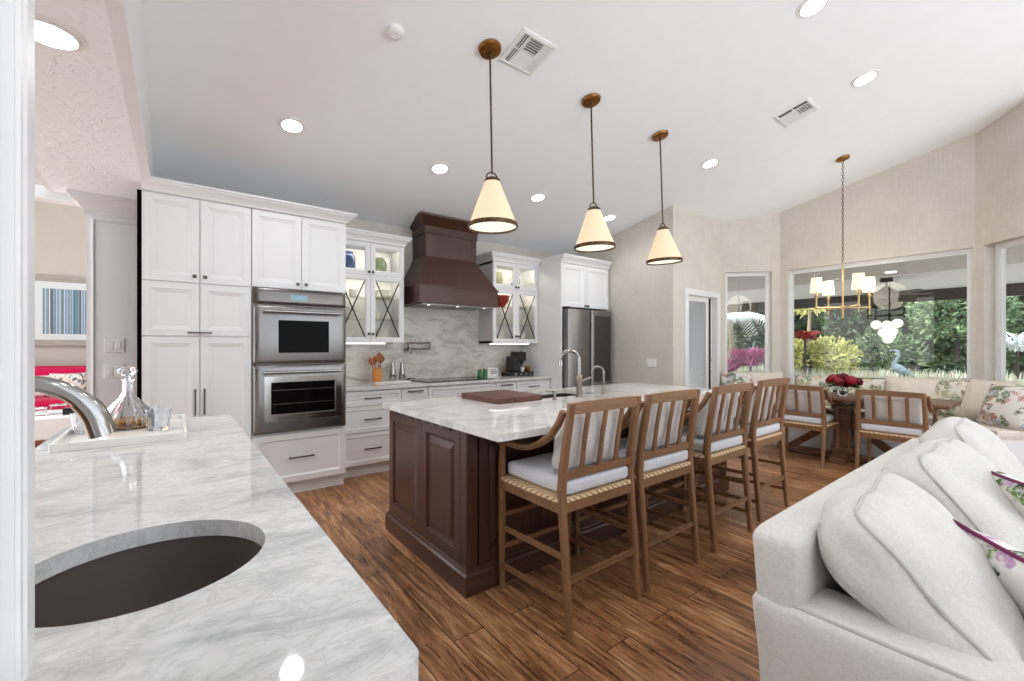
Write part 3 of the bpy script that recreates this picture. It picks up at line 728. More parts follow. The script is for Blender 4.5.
# glass-fronted wall cabinets
YG = 4.67
def glass_cab(label, x0, x1, left_side):
    t = TH('wall_cabinet', label, 'cabinet', ((x0 + x1) / 2, 4.85, 1.37))
    zb, zt = 1.372, 2.46; th_ = .02; w = x1 - x0; c = (x0 + x1) / 2
    mb = MB(); mb.box(x0, x0 + th_, YG + .021, 5.012, zb, zt).box(x1 - th_, x1, YG + .021, 5.012, zb, zt).box(x0, x1, YG + .021, 5.012, zb, zb + .03).box(x0, x1, YG + .021, 5.012, zt - .03, zt).box(x0 + th_, x1 - th_, 4.99, 5.012, zb, zt).box(x0 + th_, x1 - th_, YG + .03, 5.0, 2.10, 2.125).box(c - .012, c + .012, YG + .021, YG + .05, zb, zt)
    t.part('body', mb, 'white')
    for zz in (1.625, 1.86): t.part('shelf', MB().box(x0 + th_ + .001, x1 - th_ - .001, YG + .05, 4.99, zz, zz + .008), 'cabglass')
    for z0, z1, xx in ((2.106, zt - .002, False), (zb + .002, 2.102, True)):
        for a, b in ((x0, c), (c, x1)):
            g = .002; fw = .056
            mb = MB(); mb.ringframe((a + g, YG, z0 + g), X, Z, b - a - 2 * g, z1 - z0 - 2 * g, fw, [(0, -.02), (0, 0), (fw - .012, 0), (fw - .006, -.006), (fw, -.010), (fw, -.02)])
            d = t.part('door', mb, 'white')
            gx0, gx1, gz0, gz1 = a + g + fw, b - g - fw, z0 + g + fw, z1 - g - fw
            t.part('glass', MB().box(gx0, gx1, YG + .012, YG + .016, gz0, gz1), 'cabglass', d)
            if xx:
                mb = MB()
                mb.bar((gx0 + .004, YG + .005, gz0 + .004), (gx1 - .004, YG + .005, gz1 - .004), .012, .009, up=(0, 1, 0)); mb.bar((gx0 + .004, YG + .003, gz1 - .004), (gx1 - .004, YG + .003, gz0 + .004), .012, .009, up=(0, 1, 0))
                q = t.part('cross_muntin', mb, 'iron', d); q['label'] = 'dark metal X across the glass'
            kx = c + (-.022 if a == x0 else .022); kz = z0 + .03 + (.0 if not xx else .062)
            knob(t, d, kx, kz, YG)
    mb = MB(); e0 = (-1, 0) if left_side else (0, 0); e1 = (-1, -1) if left_side else (0, -1)
    if left_side: crown(mb, [(x0, 5.012), (x0, YG), (x1, YG)], zt, 2.565, .07, [(-1, 0), (-1, -1), (0, -1)])
    else: crown(mb, [(x0, YG), (x1, YG), (x1, 5.012)], zt, 2.565, .07, [(0, -1), (1, -1), (1, 0)])
    t.part('crown_moulding', mb, 'white')
    t.part('top_board', MB().box(x0, x1, YG + .002, 5.012, zt - .001, zt + .012), 'white')
    lb = t.part('light_strip', MB().box(x0 + .03, x1 - .2 if not left_side else x1 - .12, 4.72, 4.80, 1.356, 1.371, .003), 'strip'); lb['label'] = 'lit strip under the cabinet'
    p_ = t.part('puck_light', MB().box(x0 + .06, x1 - .06, 4.74, 4.76, 2.418, 2.4295), 'puck')
    p_ = t.part('puck_light', MB().box(x0 + .06, x1 - .06, 4.74, 4.76, 2.088, 2.0995), 'puck')
    return t
GL = glass_cab('white glass-fronted wall cabinet between the double oven and the hood', 1.286, 2.058, False)
GR = glass_cab('white glass-fronted wall cabinet right of the hood beside the refrigerator surround', 3.300, 4.083, True)

# what stands inside the glass cabinets
def lathe_thing(name, label, cat, loc, prof, mat, n=20, group=None, flute=None):
    o = MB().lathe(prof, (0, 0, 0), n, flute).build(name, mat, None, True); o.location = loc; return tag(o, label, cat, group)
jar = [(.0, 0), (.05, 0), (.062, .02), (.068, .09), (.064, .16), (.045, .185), (.045, .20), (.05, .205), (.0, .207)]
bowl = [(.0, 0), (.035, 0), (.04, .008), (.075, .035), (.092, .07), (.088, .07), (.07, .037), (.03, .012), (0, .011)]
cup = [(.0, 0), (.03, 0), (.036, .01), (.044, .085), (.041, .085), (.033, .012), (0, .01)]
plate = [(.0, 0), (.07, 0), (.11, .016), (.108, .019), (.068, .005), (0, .004)]
tall = [(.0, 0), (.045, 0), (.05, .02), (.058, .10), (.052, .17), (.058, .21), (.053, .21), (.045, .17), (.05, .1), (0, .03)]
lathe_thing('ginger_jar', 'cobalt blue and white lidded jar behind the upper glass door nearest the oven', 'jar', (1.47, 4.82, 2.126), [(r * 1.25, z * 1.1) for r, z in jar], 'bluegl')
pt = TH('pitcher', 'green glazed pitcher in the top of the glass cabinet left of the hood', 'pitcher', (1.83, 4.86, 2.126))
pt.part('body', MB().lathe(tall, (1.83, 4.86, 2.126), 20), 'greengl', smooth=True)
pt.part('handle', MB().tube([(1.83 + x, 4.86, 2.126 + z) for x, z in ((.05, .19), (.085, .185), (.098, .14), (.085, .08), (.054, .06))], .007, 8), 'greengl', smooth=True)
lathe_thing('vase', 'tall white vase beside the green pitcher in the glass cabinet', 'vase', (1.945, 4.90, 2.126), [(0, 0), (.035, 0), (.05, .06), (.03, .15), (.038, .22), (.033, .22), (.0, .1)], 'porcelain')
lathe_thing('vase', 'pale olive urn behind the upper glass door nearest the hood on the right cabinet', 'vase', (3.50, 4.86, 2.126), [(0, 0), (.05, 0), (.075, .05), (.082, .12), (.07, .19), (.078, .22), (.07, .22), (.0, .1)], 'olivegl')
pt = TH('pitcher', 'navy patterned pitcher behind the upper right glass door beside the refrigerator', 'pitcher', (3.80, 4.84, 2.126))
pt.part('body', MB().lathe([(0, 0), (.06, 0), (.066, .03), (.05, .10), (.03, .15), (.038, .20), (.032, .20), (0, .05)], (3.80, 4.84, 2.126), 20), 'navy', smooth=True)
pt.part('handle', MB().tube([(3.80 + x, 4.84, 2.126 + z) for x, z in ((.03, .18), (.075, .17), (.08, .10), (.058, .05))], .007, 8), 'navy', smooth=True)
zs = (1.403, 1.634, 1.869)
nm = {0: 'bottom', 1: 'middle', 2: 'top'}
for cabx, side in (((1.475, 1.86), 'left of the hood'), ((3.50, 3.885), 'right of the hood')):
    for zi in range(3):
        for ci, xx in enumerate(cabx):
            dn = 'left' if ci == 0 else 'right'
            g = f'dishes behind the {dn} door on the {nm[zi]} shelf {side}'
            loc = f'on {nm[zi]} shelf, {dn} door, glass cabinet {side}'
            if side.startswith('right') and zi == 2 and ci == 0:
                lathe_thing('bowl', 'deep red bowl on the top shelf behind the crossed glass door next to the hood', 'bowl', (xx + .045, 4.82, zs[2]), [(r * 1.3, z * 2.2) for r, z in bowl], 'redgl'); continue
            if (zi + ci) % 3 == 0:
                for q in range(4): lathe_thing('plate', f'white plate stacked {loc}', 'plate', (xx, 4.84, zs[zi] + q * .0062), plate, 'porcelain', 24, g)
                lathe_thing('bowl', f'white bowl on the plates {loc}', 'bowl', (xx, 4.84, zs[zi] + .0245 + .004), bowl, 'porcelain')
            elif (zi + ci) % 3 == 1:
                for q in range(3): lathe_thing('bowl', f'white bowl nested {loc}', 'bowl', (xx, 4.84, zs[zi] + q * .026), [(r, z) for r, z in bowl], 'porcelain', 24, g)
            else:
                for q in (-.06, .06): lathe_thing('cup', f'white cup standing {loc}', 'cup', (xx + q, 4.82, zs[zi]), cup, 'porcelain', 18, g)

# hood
t = TH('range_hood', 'large dark brown wooden range hood with flared base and crown', 'hood', (2.66, 4.75, 1.82))
hx0, hx1, hy0 = 2.125, 3.195, 4.42; nx0, nx1, ny0 = 2.325, 3.03, 4.66
t.part('base_band', MB().box(hx0, hx1, hy0, 5.012, 1.822, 2.015, .004).box(hx0 - .008, hx1 + .008, hy0 - .008, 5.011, 2.008, 2.026, .003).box(hx0 - .006, hx1 + .006, hy0 - .006, 5.011, 1.818, 1.836, .003), 'espresso_h')
L = []
for i in range(9):
    k_ = i / 8; e = 1 - (1 - k_) ** 1.12
    L.append([(hx0 + (nx0 - hx0) * e, hy0 + (ny0 - hy0) * e, 2.026 + .374 * k_), (hx1 + (nx1 - hx1) * e, hy0 + (ny0 - hy0) * e, 2.026 + .374 * k_), (hx1 + (nx1 - hx1) * e, 5.012, 2.026 + .374 * k_), (hx0 + (nx0 - hx0) * e, 5.012, 2.026 + .374 * k_)])
t.part('canopy', MB().loft(L), 'espresso', smooth=True, angle=30)
t.part('chimney', MB().box(nx0, nx1, ny0, 5.012, 2.40, 2.84), 'espresso')
mb = MB(); pr = [(0, 0), (.014, 0), (.014, .008), (.010, .012), (.010, .085), (.018, .092), (.024, .098), (.095, .172), (.108, .178), (.110, .20), (0, .20)]
LL = []
for (x, y), (ox, oy) in zip([(nx0, 5.012), (nx0, ny0), (nx1, ny0), (nx1, 5.012)], [(-1, 0), (-1, -1), (1, -1), (1, 0)]): LL.append([(x + ox * a, y + oy * a, 2.672 + b) for a, b in pr])
t.part('crown_moulding', mb.loft(LL), 'espresso_h')
mb = MB(); mb.box(hx0 + .06, hx1 - .06, hy0 + .05, 4.97, 1.806, 1.82)
ins = t.part('vent_insert', mb, 'steel')
for xx in (2.45, 2.87): t.part('filter', MB().box(xx - .17, xx + .17, hy0 + .12, 4.9, 1.802, 1.8065), 'steel_d', ins)
for xx in (2.28, 2.66, 3.04): t.part('lamp', MB().cyl((xx, 4.50, 1.801), (xx, 4.50, 1.807), .016, .016, 16), 'strip', ins)

# fridge surround and refrigerator
YF = 4.208
t = TH('refrigerator_cabinet', 'white refrigerator surround with two doors above the refrigerator', 'cabinet', (4.57, 4.6, 0))
t.part('side_panel', MB().box(4.086, 4.110, YF, 5.02, 0, 2.462), 'white')
t.part('side_panel', MB().box(5.040, 5.064, YF + .02, 5.02, 0, 2.462), 'white')
t.part('body', MB().box(4.11, 5.04, YF + .021, 5.02, 1.875, 2.462), 'white')
for x0, x1 in ((4.11, 4.575), (4.575, 5.06)):
    d = wdoor(t, x0, x1, 1.868, 2.455, YF)
    pull(t, d, 4.575 + (-.028 if x0 < 4.2 else .028), 1.89, 4.575 + (-.028 if x0 < 4.2 else .028), 1.90, YF)
mb = MB(); crown(mb, [(4.086, YG - .07), (4.086, YF), (5.07, YF)], 2.462, 2.567, .07, [(-.0, 0), (-.25, -1), (0, -1)])
t.part('crown_moulding', mb, 'white'); t.part('top_board', MB().box(4.086, 5.07, YF + .002, 5.02, 2.461, 2.475), 'white')
t = TH('refrigerator', 'stainless french-door refrigerator with a dark glass panel in its right door', 'refrigerator', (4.575, 4.55, 0))
t.part('body', MB().box(4.122, 5.03, 4.20, 4.98, .02, 1.845), 'steel_d')
def fdoor(x0, x1, z0, z1): 
    b = MB(); L = []
    for z in (z0, z1): L.append([(x0, 4.196, z), (x0, 4.15, z), (x0 + .012, 4.118, z), (x0 + .03, 4.11, z), (x1 - .03, 4.11, z), (x1 - .012, 4.118, z), (x1, 4.15, z), (x1, 4.196, z)])
    return b.loft(L)
d = t.part('door', fdoor(4.124, 4.572, .765, 1.835), 'steel', smooth=True)
d = t.part('door', fdoor(4.578, 5.028, .765, 1.835), 'steel', smooth=True)
q = t.part('glass_panel', MB().panel((4.635, 4.1085, .83), X, Z, .35, .93, [(0, 0), (.003, .002), (.02, .002)], back=.003), 'smoked', d); q['label'] = 'dark mirrored glass panel'
t.part('drawer', fdoor(4.124, 5.028, .42, .755), 'steel', smooth=True)
t.part('drawer', fdoor(4.124, 5.028, .07, .41), 'steel', smooth=True)
t.part('hinge_cover', MB().box(4.135, 4.19, 4.13, 4.23, 1.846, 1.866, .004), 'black')

# things on the back counter
def slab(outer, holes, z0, z1):
    mb = MB()
    bm = bmesh.new()
    for z in (z0, z1):
        ed = []
        for lp in [outer] + holes:
            vv = [bm.verts.new((x, y, z)) for x, y in lp]
            ed += [bm.edges.new((vv[i], vv[(i + 1) % len(vv)])) for i in range(len(vv))]
        bmesh.ops.triangle_fill(bm, use_beauty=True, edges=ed)
    bm.verts.index_update()
    mb.add([v.co[:] for v in bm.verts], [[v.index for v in f.verts] for f in bm.faces]); bm.free()
    for lp in [outer] + holes: mb.loft([[(x, y, z) for x, y in lp] for z in (z0, z1)], cap=False)
    return mb
zt = .9206
tr = TH('tray', 'flat white tray under the steel shakers left of the cooktop', 'tray', (1.98, 4.80, zt))
tr.part('dish', MB().box(1.74, 2.16, 4.70, 4.90, zt, zt + .012, .004), 'porcelain')
t = TH('utensil_crock', 'honey-coloured wooden utensil crock beside the double oven', 'crock', (1.77, 4.80, zt + .012))
cz = zt + .0125
t.part('body', MB().lathe([(0, 0), (.048, 0), (.05, .005), (.05, .15), (.044, .15), (.043, .012), (0, .01)], (1.79, 4.80, cz), 24), 'crock', smooth=True)
for i, (dx, dy, lean, h_, wd, lb) in enumerate(((-.022, 0, -.24, .27, .03, 'leftmost, lowest leaning'), (-.008, .012, -.06, .29, .024, 'slim upright'), (.012, -.01, .05, .33, .034, 'tallest, broad-headed'), (.024, .008, .2, .30, .03, 'rightmost leaning'))):
    b0 = Vector((1.79 + dx * .6, 4.80 + dy, cz + .02)); tp = b0 + Vector((lean * h_ * .9, dy, h_ - .02))
    mb = MB(); mb.tube([b0, b0.lerp(tp, .7)], [.006, .006], 8)
    d = (tp - b0).normalized(); 
    mb.loft([[b0.lerp(tp, .66 + .34 * q) + Vector((1, 0, 0)) * (1.3 * wd * math.sin(PI * (.08 + .9 * q)) * c_) + Vector((0, 1, 0)) * (.006 * s_) for c_, s_ in ((-1, 0), (-.5, -1), (.5, -1), (1, 0), (.5, 1), (-.5, 1))] for q in (0, .15, .35, .6, .85, 1)])
    tag(mb.build('wooden_spoon', 'spoon', None, True), f'{lb} wooden spoon in the honey-coloured crock', 'spoon')
shk = [(0, 0), (.034, 0), (.036, .004), (.035, .09), (.024, .16), (.024, .205), (.02, .213), (0, .214)]
lathe_thing('shaker', 'brushed steel shaker nearest the wooden crock', 'shaker', (1.975, 4.80, cz), shk, 'chrome')
lathe_thing('shaker', 'brushed steel shaker farther from the wooden crock', 'shaker', (2.09, 4.80, cz), shk, 'chrome')
t = TH('spoon_rest', 'small dark spoon rest beside the cooktop', 'spoon rest', (2.20, 4.84, zt))
t.part('dish', MB().lathe([(0, 0), (.03, 0), (.05, .012), (.048, .014), (0, .004)], (2.195, 4.88, zt), 18), 'black', smooth=True)
t.part('spoon', MB().tube([(2.19, 4.88, zt + .012), (2.23, 4.88, zt + .03), (2.30, 4.88, zt + .022)], [.014, .006, .005], 8), 'black', smooth=True)
# pot filler on the backsplash
t = TH('pot_filler', 'folded warm nickel pot filler mounted on the stone backsplash', 'faucet', (2.24, 5.0, 1.30))
t.part('wall_flange', MB().cyl((2.235, 5.012, 1.285), (2.235, 4.985, 1.285), .03, .03, 18), 'nickel_w', smooth=True)
mb = MB(); mb.tube([(2.235, 4.985, 1.285), (2.235, 4.96, 1.285), (2.235, 4.95, 1.30), (2.235, 4.95, 1.385)], .012, 10); t.part('riser', mb, 'nickel_w', smooth=True)
t.part('arm', MB().tube([(2.22, 4.95, 1.375), (2.53, 4.95, 1.375)], .011, 10), 'nickel_w', smooth=True)
t.part('joint', MB().cyl((2.53, 4.95, 1.392), (2.53, 4.95, 1.288), .015, .015, 12), 'nickel_w', smooth=True)
t.part('arm', MB().tube([(2.53, 4.95, 1.30), (2.30, 4.93, 1.30), (2.27, 4.925, 1.295), (2.262, 4.92, 1.25)], .010, 10), 'nickel_w', smooth=True)
t.part('valve_handle', MB().bar((2.262, 4.92, 1.305), (2.262, 4.88, 1.315), .010, .010).cyl((2.262, 4.92, 1.255), (2.262, 4.92, 1.235), .014, .012, 12), 'nickel_w')
# jars, sign, coffee machine
for xx, lb in ((3.20, 'left small green glass jar on the back counter right of the cooktop'), (3.285, 'right small green glass jar on the back counter, next to the white sign')):
    t = TH('jar', lb, 'jar', (xx, 4.84, zt))
    t.part('body', MB().lathe([(0, 0), (.028, 0), (.03, .005), (.03, .075), (.024, .085), (0, .086)], (xx, 4.84, zt), 18), 'greenjar', smooth=True)
    t.part('lid', MB().lathe([(0, 0), (.027, 0), (.027, .018), (0, .02)], (xx, 4.84, zt + .0865), 18), 'greenjar', smooth=True)
t = TH('sign_block', 'small white sign block with dark lettering on the back counter', 'sign', (3.44, 4.90, zt))
t.part('block', MB().box(3.36, 3.53, 4.88, 4.91, zt, zt + .115, .003), 'label')
mb = MB(); r_ = random.Random(4)
for row, (zz, a, b) in enumerate(((.092, 3.37, 3.50), (.066, 3.40, 3.52), (.040, 3.41, 3.51))):
    x_ = a
    while x_ < b:
        w_ = r_.uniform(.006, .016); mb.box(x_, min(b, x_ + w_), 4.8785, 4.8798, zt + zz - (.004 if row == 0 else .008), zt + zz + (.004 if row == 0 else .008)); x_ += w_ + .006
lt = t.part('lettering', mb, 'ink')
t = TH('coffee_machine', 'black pod coffee machine on a black base in the counter corner', 'coffee machine', (3.80, 4.78, zt))
t.part('base', MB().box(3.615, 3.995, 4.66, 4.92, zt + .0, zt + .055, .006), 'black')
mb = MB(); mb.box(3.68, 3.80, 4.72, 4.90, zt + .0552, zt + .27, .012); t.part('water_tank', mb, 'black')
mb = MB(); mb.box(3.755, 3.90, 4.70, 4.90, zt + .20, zt + .335, .016).box(3.80, 3.89, 4.78, 4.90, zt + .0552, zt + .21, .01); t.part('body', mb, 'black')
t.part('spout', MB().cyl((3.845, 4.74, zt + .20), (3.845, 4.74, zt + .165), .022, .016, 14), 'black', smooth=True)
t.part('lever', MB().bar((3.80, 4.72, zt + .34), (3.88, 4.70, zt + .352), .03, .012), 'steel_d')
for i in range(4): t.part('drawer_pod', MB().cyl((3.67 + .09 * i, 4.6595, zt + .028), (3.67 + .09 * i, 4.652, zt + .028), .018, .018, 14), 'steel')
o = lathe_thing('cup', 'white cup on the coffee machine base', 'cup', (3.845, 4.735, zt + .0555), [(r * .75, z * .75) for r, z in cup], 'porcelain')
o = lathe_thing('cup', 'copper-coloured cup at the right end of the coffee machine base', 'cup', (3.945, 4.75, zt + .0555), [(r * .95, z * .8) for r, z in cup], 'brass')

# ================================================================== ISLAND
t = TH('kitchen_island', 'dark brown panelled kitchen island base', 'island', (2.65, 2.5, 0))
bx0, bx1, by0, by1 = 1.232, 4.05, 1.985, 3.055
t.part('body', MB().box(bx0 + .02, bx1 - .02, by0 + .02, by1 - .02, 0, .58).box(bx0 + .02, 2.15, by0 + .02, by1 - .02, .58, .884).box(3.0, bx1 - .02, by0 + .02, by1 - .02, .58, .884).box(2.15, 3.0, by0 + .02, 2.50, .58, .884), 'espresso')
ER = [(0, 0), (.060, 0), (.064, -.004), (.070, -.013), (.078, -.014), (.084, -.013), (.112, -.004), (.116, -.0035)]
zb0, zb1 = .142, .862
for y0_, y1_ in ((by1 - .525, by1 - .002), (by0 + .075, by1 - .528)):
    t.part('end_panel', MB().panel((bx0, y1_, zb0), (0, -1, 0), Z, y1_ - y0_, zb1 - zb0, ER, back=.02), 'espresso')
for (x_, y_) in ((bx0 + .034, by0 + .034), (bx1 - .034, by0 + .034)):
    t.part('corner_post', MB().box(x_ - .037, x_ + .037, y_ - .037, y_ + .037, 0, .884, .006), 'espresso')
xs = [bx0 + .075 + i * (bx1 - bx0 - .15) / 5 for i in range(6)]
for i in range(5):
    t.part('side_panel', MB().panel((xs[i] + .002, by0 + .0, zb0), X, Z, xs[i + 1] - xs[i] - .004, zb1 - zb0, ER, back=.02), 'espresso')
for y0_, y1_ in ((by1 - .525, by1 - .002), (by0 + .075, by1 - .528)):
    t.part('end_panel', MB().panel((bx1, y0_, zb0), (0, 1, 0), Z, y1_ - y0_, zb1 - zb0, ER, back=.02), 'espresso')
mb = MB(); pr = [(0, 0), (.022, 0), (.022, .105), (.016, .118), (.006, .126), (.003, .14), (0, .14)]
pts = [(bx0, by1), (bx0, by0), (bx1, by0), (bx1, by1)]; out = [(-1, 1), (-1, -1), (1, -1), (1, 1)]
mb.loft([[(x_ + ox * a, y_ + oy * a, b) for a, b in pr] for (x_, y_), (ox, oy) in zip(pts, out)], closed=True)
t.part('base_moulding', mb, 'espresso_h')
mb = MB(); mb.box(bx0 - .002, bx0 + .02, by0 + .08, by1 - .01, .864, .884); t.part('top_rail', mb, 'espresso_h')
q = TH('power_strip', 'black power strip under the near end of the island top', 'power strip', (1.235, 2.5, .865))
q.part('housing', MB().box(1.2005, 1.2285, 2.12, 2.86, .8635, .8835, .003), 'black')
for i in range(6): q.part('outlet', MB().box(1.1985, 1.2, 2.20 + i * .11, 2.24 + i * .11, .868, .880), 'steel_d')
def rrect(x0, x1, y0, y1, r, n=6):
    p = []
    for cx_, cy_, a0 in ((x1 - r, y1 - r, 0), (x0 + r, y1 - r, 90), (x0 + r, y0 + r, 180), (x1 - r, y0 + r, 270)):
        p += [(cx_ + r * math.cos(R(a0 + 90 * i / n)), cy_ + r * math.sin(R(a0 + 90 * i / n))) for i in range(n + 1)]
    return p
tag(slab(rrect(1.19, 4.10, 1.643, 3.085, .012, 3), [rrect(2.20, 2.94, 2.56, 2.98, .03, 4)], .8853, .92).build('island_countertop', 'marble2'), 'large pale marble top of the kitchen island', 'countertop')
t = TH('island_sink', 'dark undermount sink set in the island top', 'sink', (2.57, 2.77, .66))
mb = MB(); a = rrect(2.18, 2.96, 2.54, 3.0, .03, 4); b = rrect(2.195, 2.945, 2.555, 2.985, .03, 4)
mb.loft([[(x, y, .66) for x, y in a], [(x, y, .8848) for x, y in a], [(x, y, .8848) for x, y in b], [(x, y, .67) for x, y in b]])
t.part('basin', mb, 'sinkd'); t.part('drain', MB().cyl((2.57, 2.77, .6705), (2.57, 2.77, .674), .045, .045, 20), 'steel')
t = TH('cutting_board', 'dark walnut cutting board lying on the island top', 'cutting board', (2.02, 2.83, .9205))
mb = MB(); mb.loft([[(x, y, z) for x, y in rrect(1.80 + i, 2.24 - i, 2.50 + i, 3.0 - i, .02, 3)] for z, i in ((.9205, .004), (.924, 0), (.958, 0), (.9605, .003))])
t.part('slab', mb, 'board')
def gooseneck(t, x, y, z, h, reach, r, dirv, mat):
    d = Vector(dirv).normalized(); c = Vector((x, y, z))
    n = 14; pts = [c + Vector((0, 0, h * .30))]
    R_ = reach / 2; zc = h - R_
    pts.append(c + Vector((0, 0, zc)))
    for i in range(1, n + 1):
        a_ = PI - PI * 1.0 * i / n; pts.append(c + d * (R_ + R_ * math.cos(a_)) + Vector((0, 0, zc + R_ * math.sin(a_))))
    return pts, d
t = TH('kitchen_faucet', 'tall satin nickel gooseneck faucet on the island', 'faucet', (2.60, 2.465, .9205))
pts, d = gooseneck(t, 2.60, 2.465, .9205, .375, .155, .012, (-.55, .84, 0), 'chrome')
t.part('body', MB().lathe([(0, 0), (.030, 0), (.030, .006), (.022, .014), (.023, .10), (.028, .15), (.026, .17), (.015, .18), (0, .18)], (2.60, 2.465, .9205), 20), 'nickel_w', smooth=True)
t.part('spout', MB().tube(pts, .0145, 12), 'chrome', smooth=True)
e = pts[-1]; t.part('spray_head', MB().tube([e + Vector((0, 0, .002)), e - Vector((0, 0, .02)), e - Vector((0, 0, .045))], [.015, .019, .021], 14), 'chrome', smooth=True)
t.part('handle', MB().tube([(2.60, 2.465, 1.05), (2.645, 2.43, 1.062), (2.685, 2.40, 1.085)], [.011, .008, .007], 10), 'nickel_w', smooth=True)
t = TH('water_faucet', 'small satin nickel drinking water faucet right of the tall island faucet', 'faucet', (2.93, 2.49, .9205))
pts, d = gooseneck(t, 2.93, 2.49, .9205, .235, .10, .008, (-.55, .84, 0), 'chrome')
t.part('body', MB().lathe([(0, 0), (.024, 0), (.024, .005), (.016, .012), (.017, .06), (.010, .07), (0, .075)], (2.93, 2.49, .9205), 18), 'nickel_w', smooth=True)
t.part('spout', MB().tube(pts, .009, 10), 'chrome', smooth=True)
t.part('handle', MB().tube([(2.93, 2.49, .965), (2.90, 2.47, .97), (2.88, 2.455, .985)], .006, 8), 'nickel_w', smooth=True)
t = TH('soap_dispenser', 'short satin nickel soap dispenser left of the tall island faucet', 'dispenser', (2.31, 2.45, .9205))
t.part('body', MB().lathe([(0, 0), (.02, 0), (.02, .005), (.012, .010), (.012, .055), (.014, .06), (.014, .07), (0, .072)], (2.31, 2.45, .9205), 16), 'chrome', smooth=True)
t.part('nozzle', MB().tube([(2.31, 2.45, .984), (2.275, 2.50, .984), (2.268, 2.51, .976)], .005, 8), 'chrome', smooth=True)

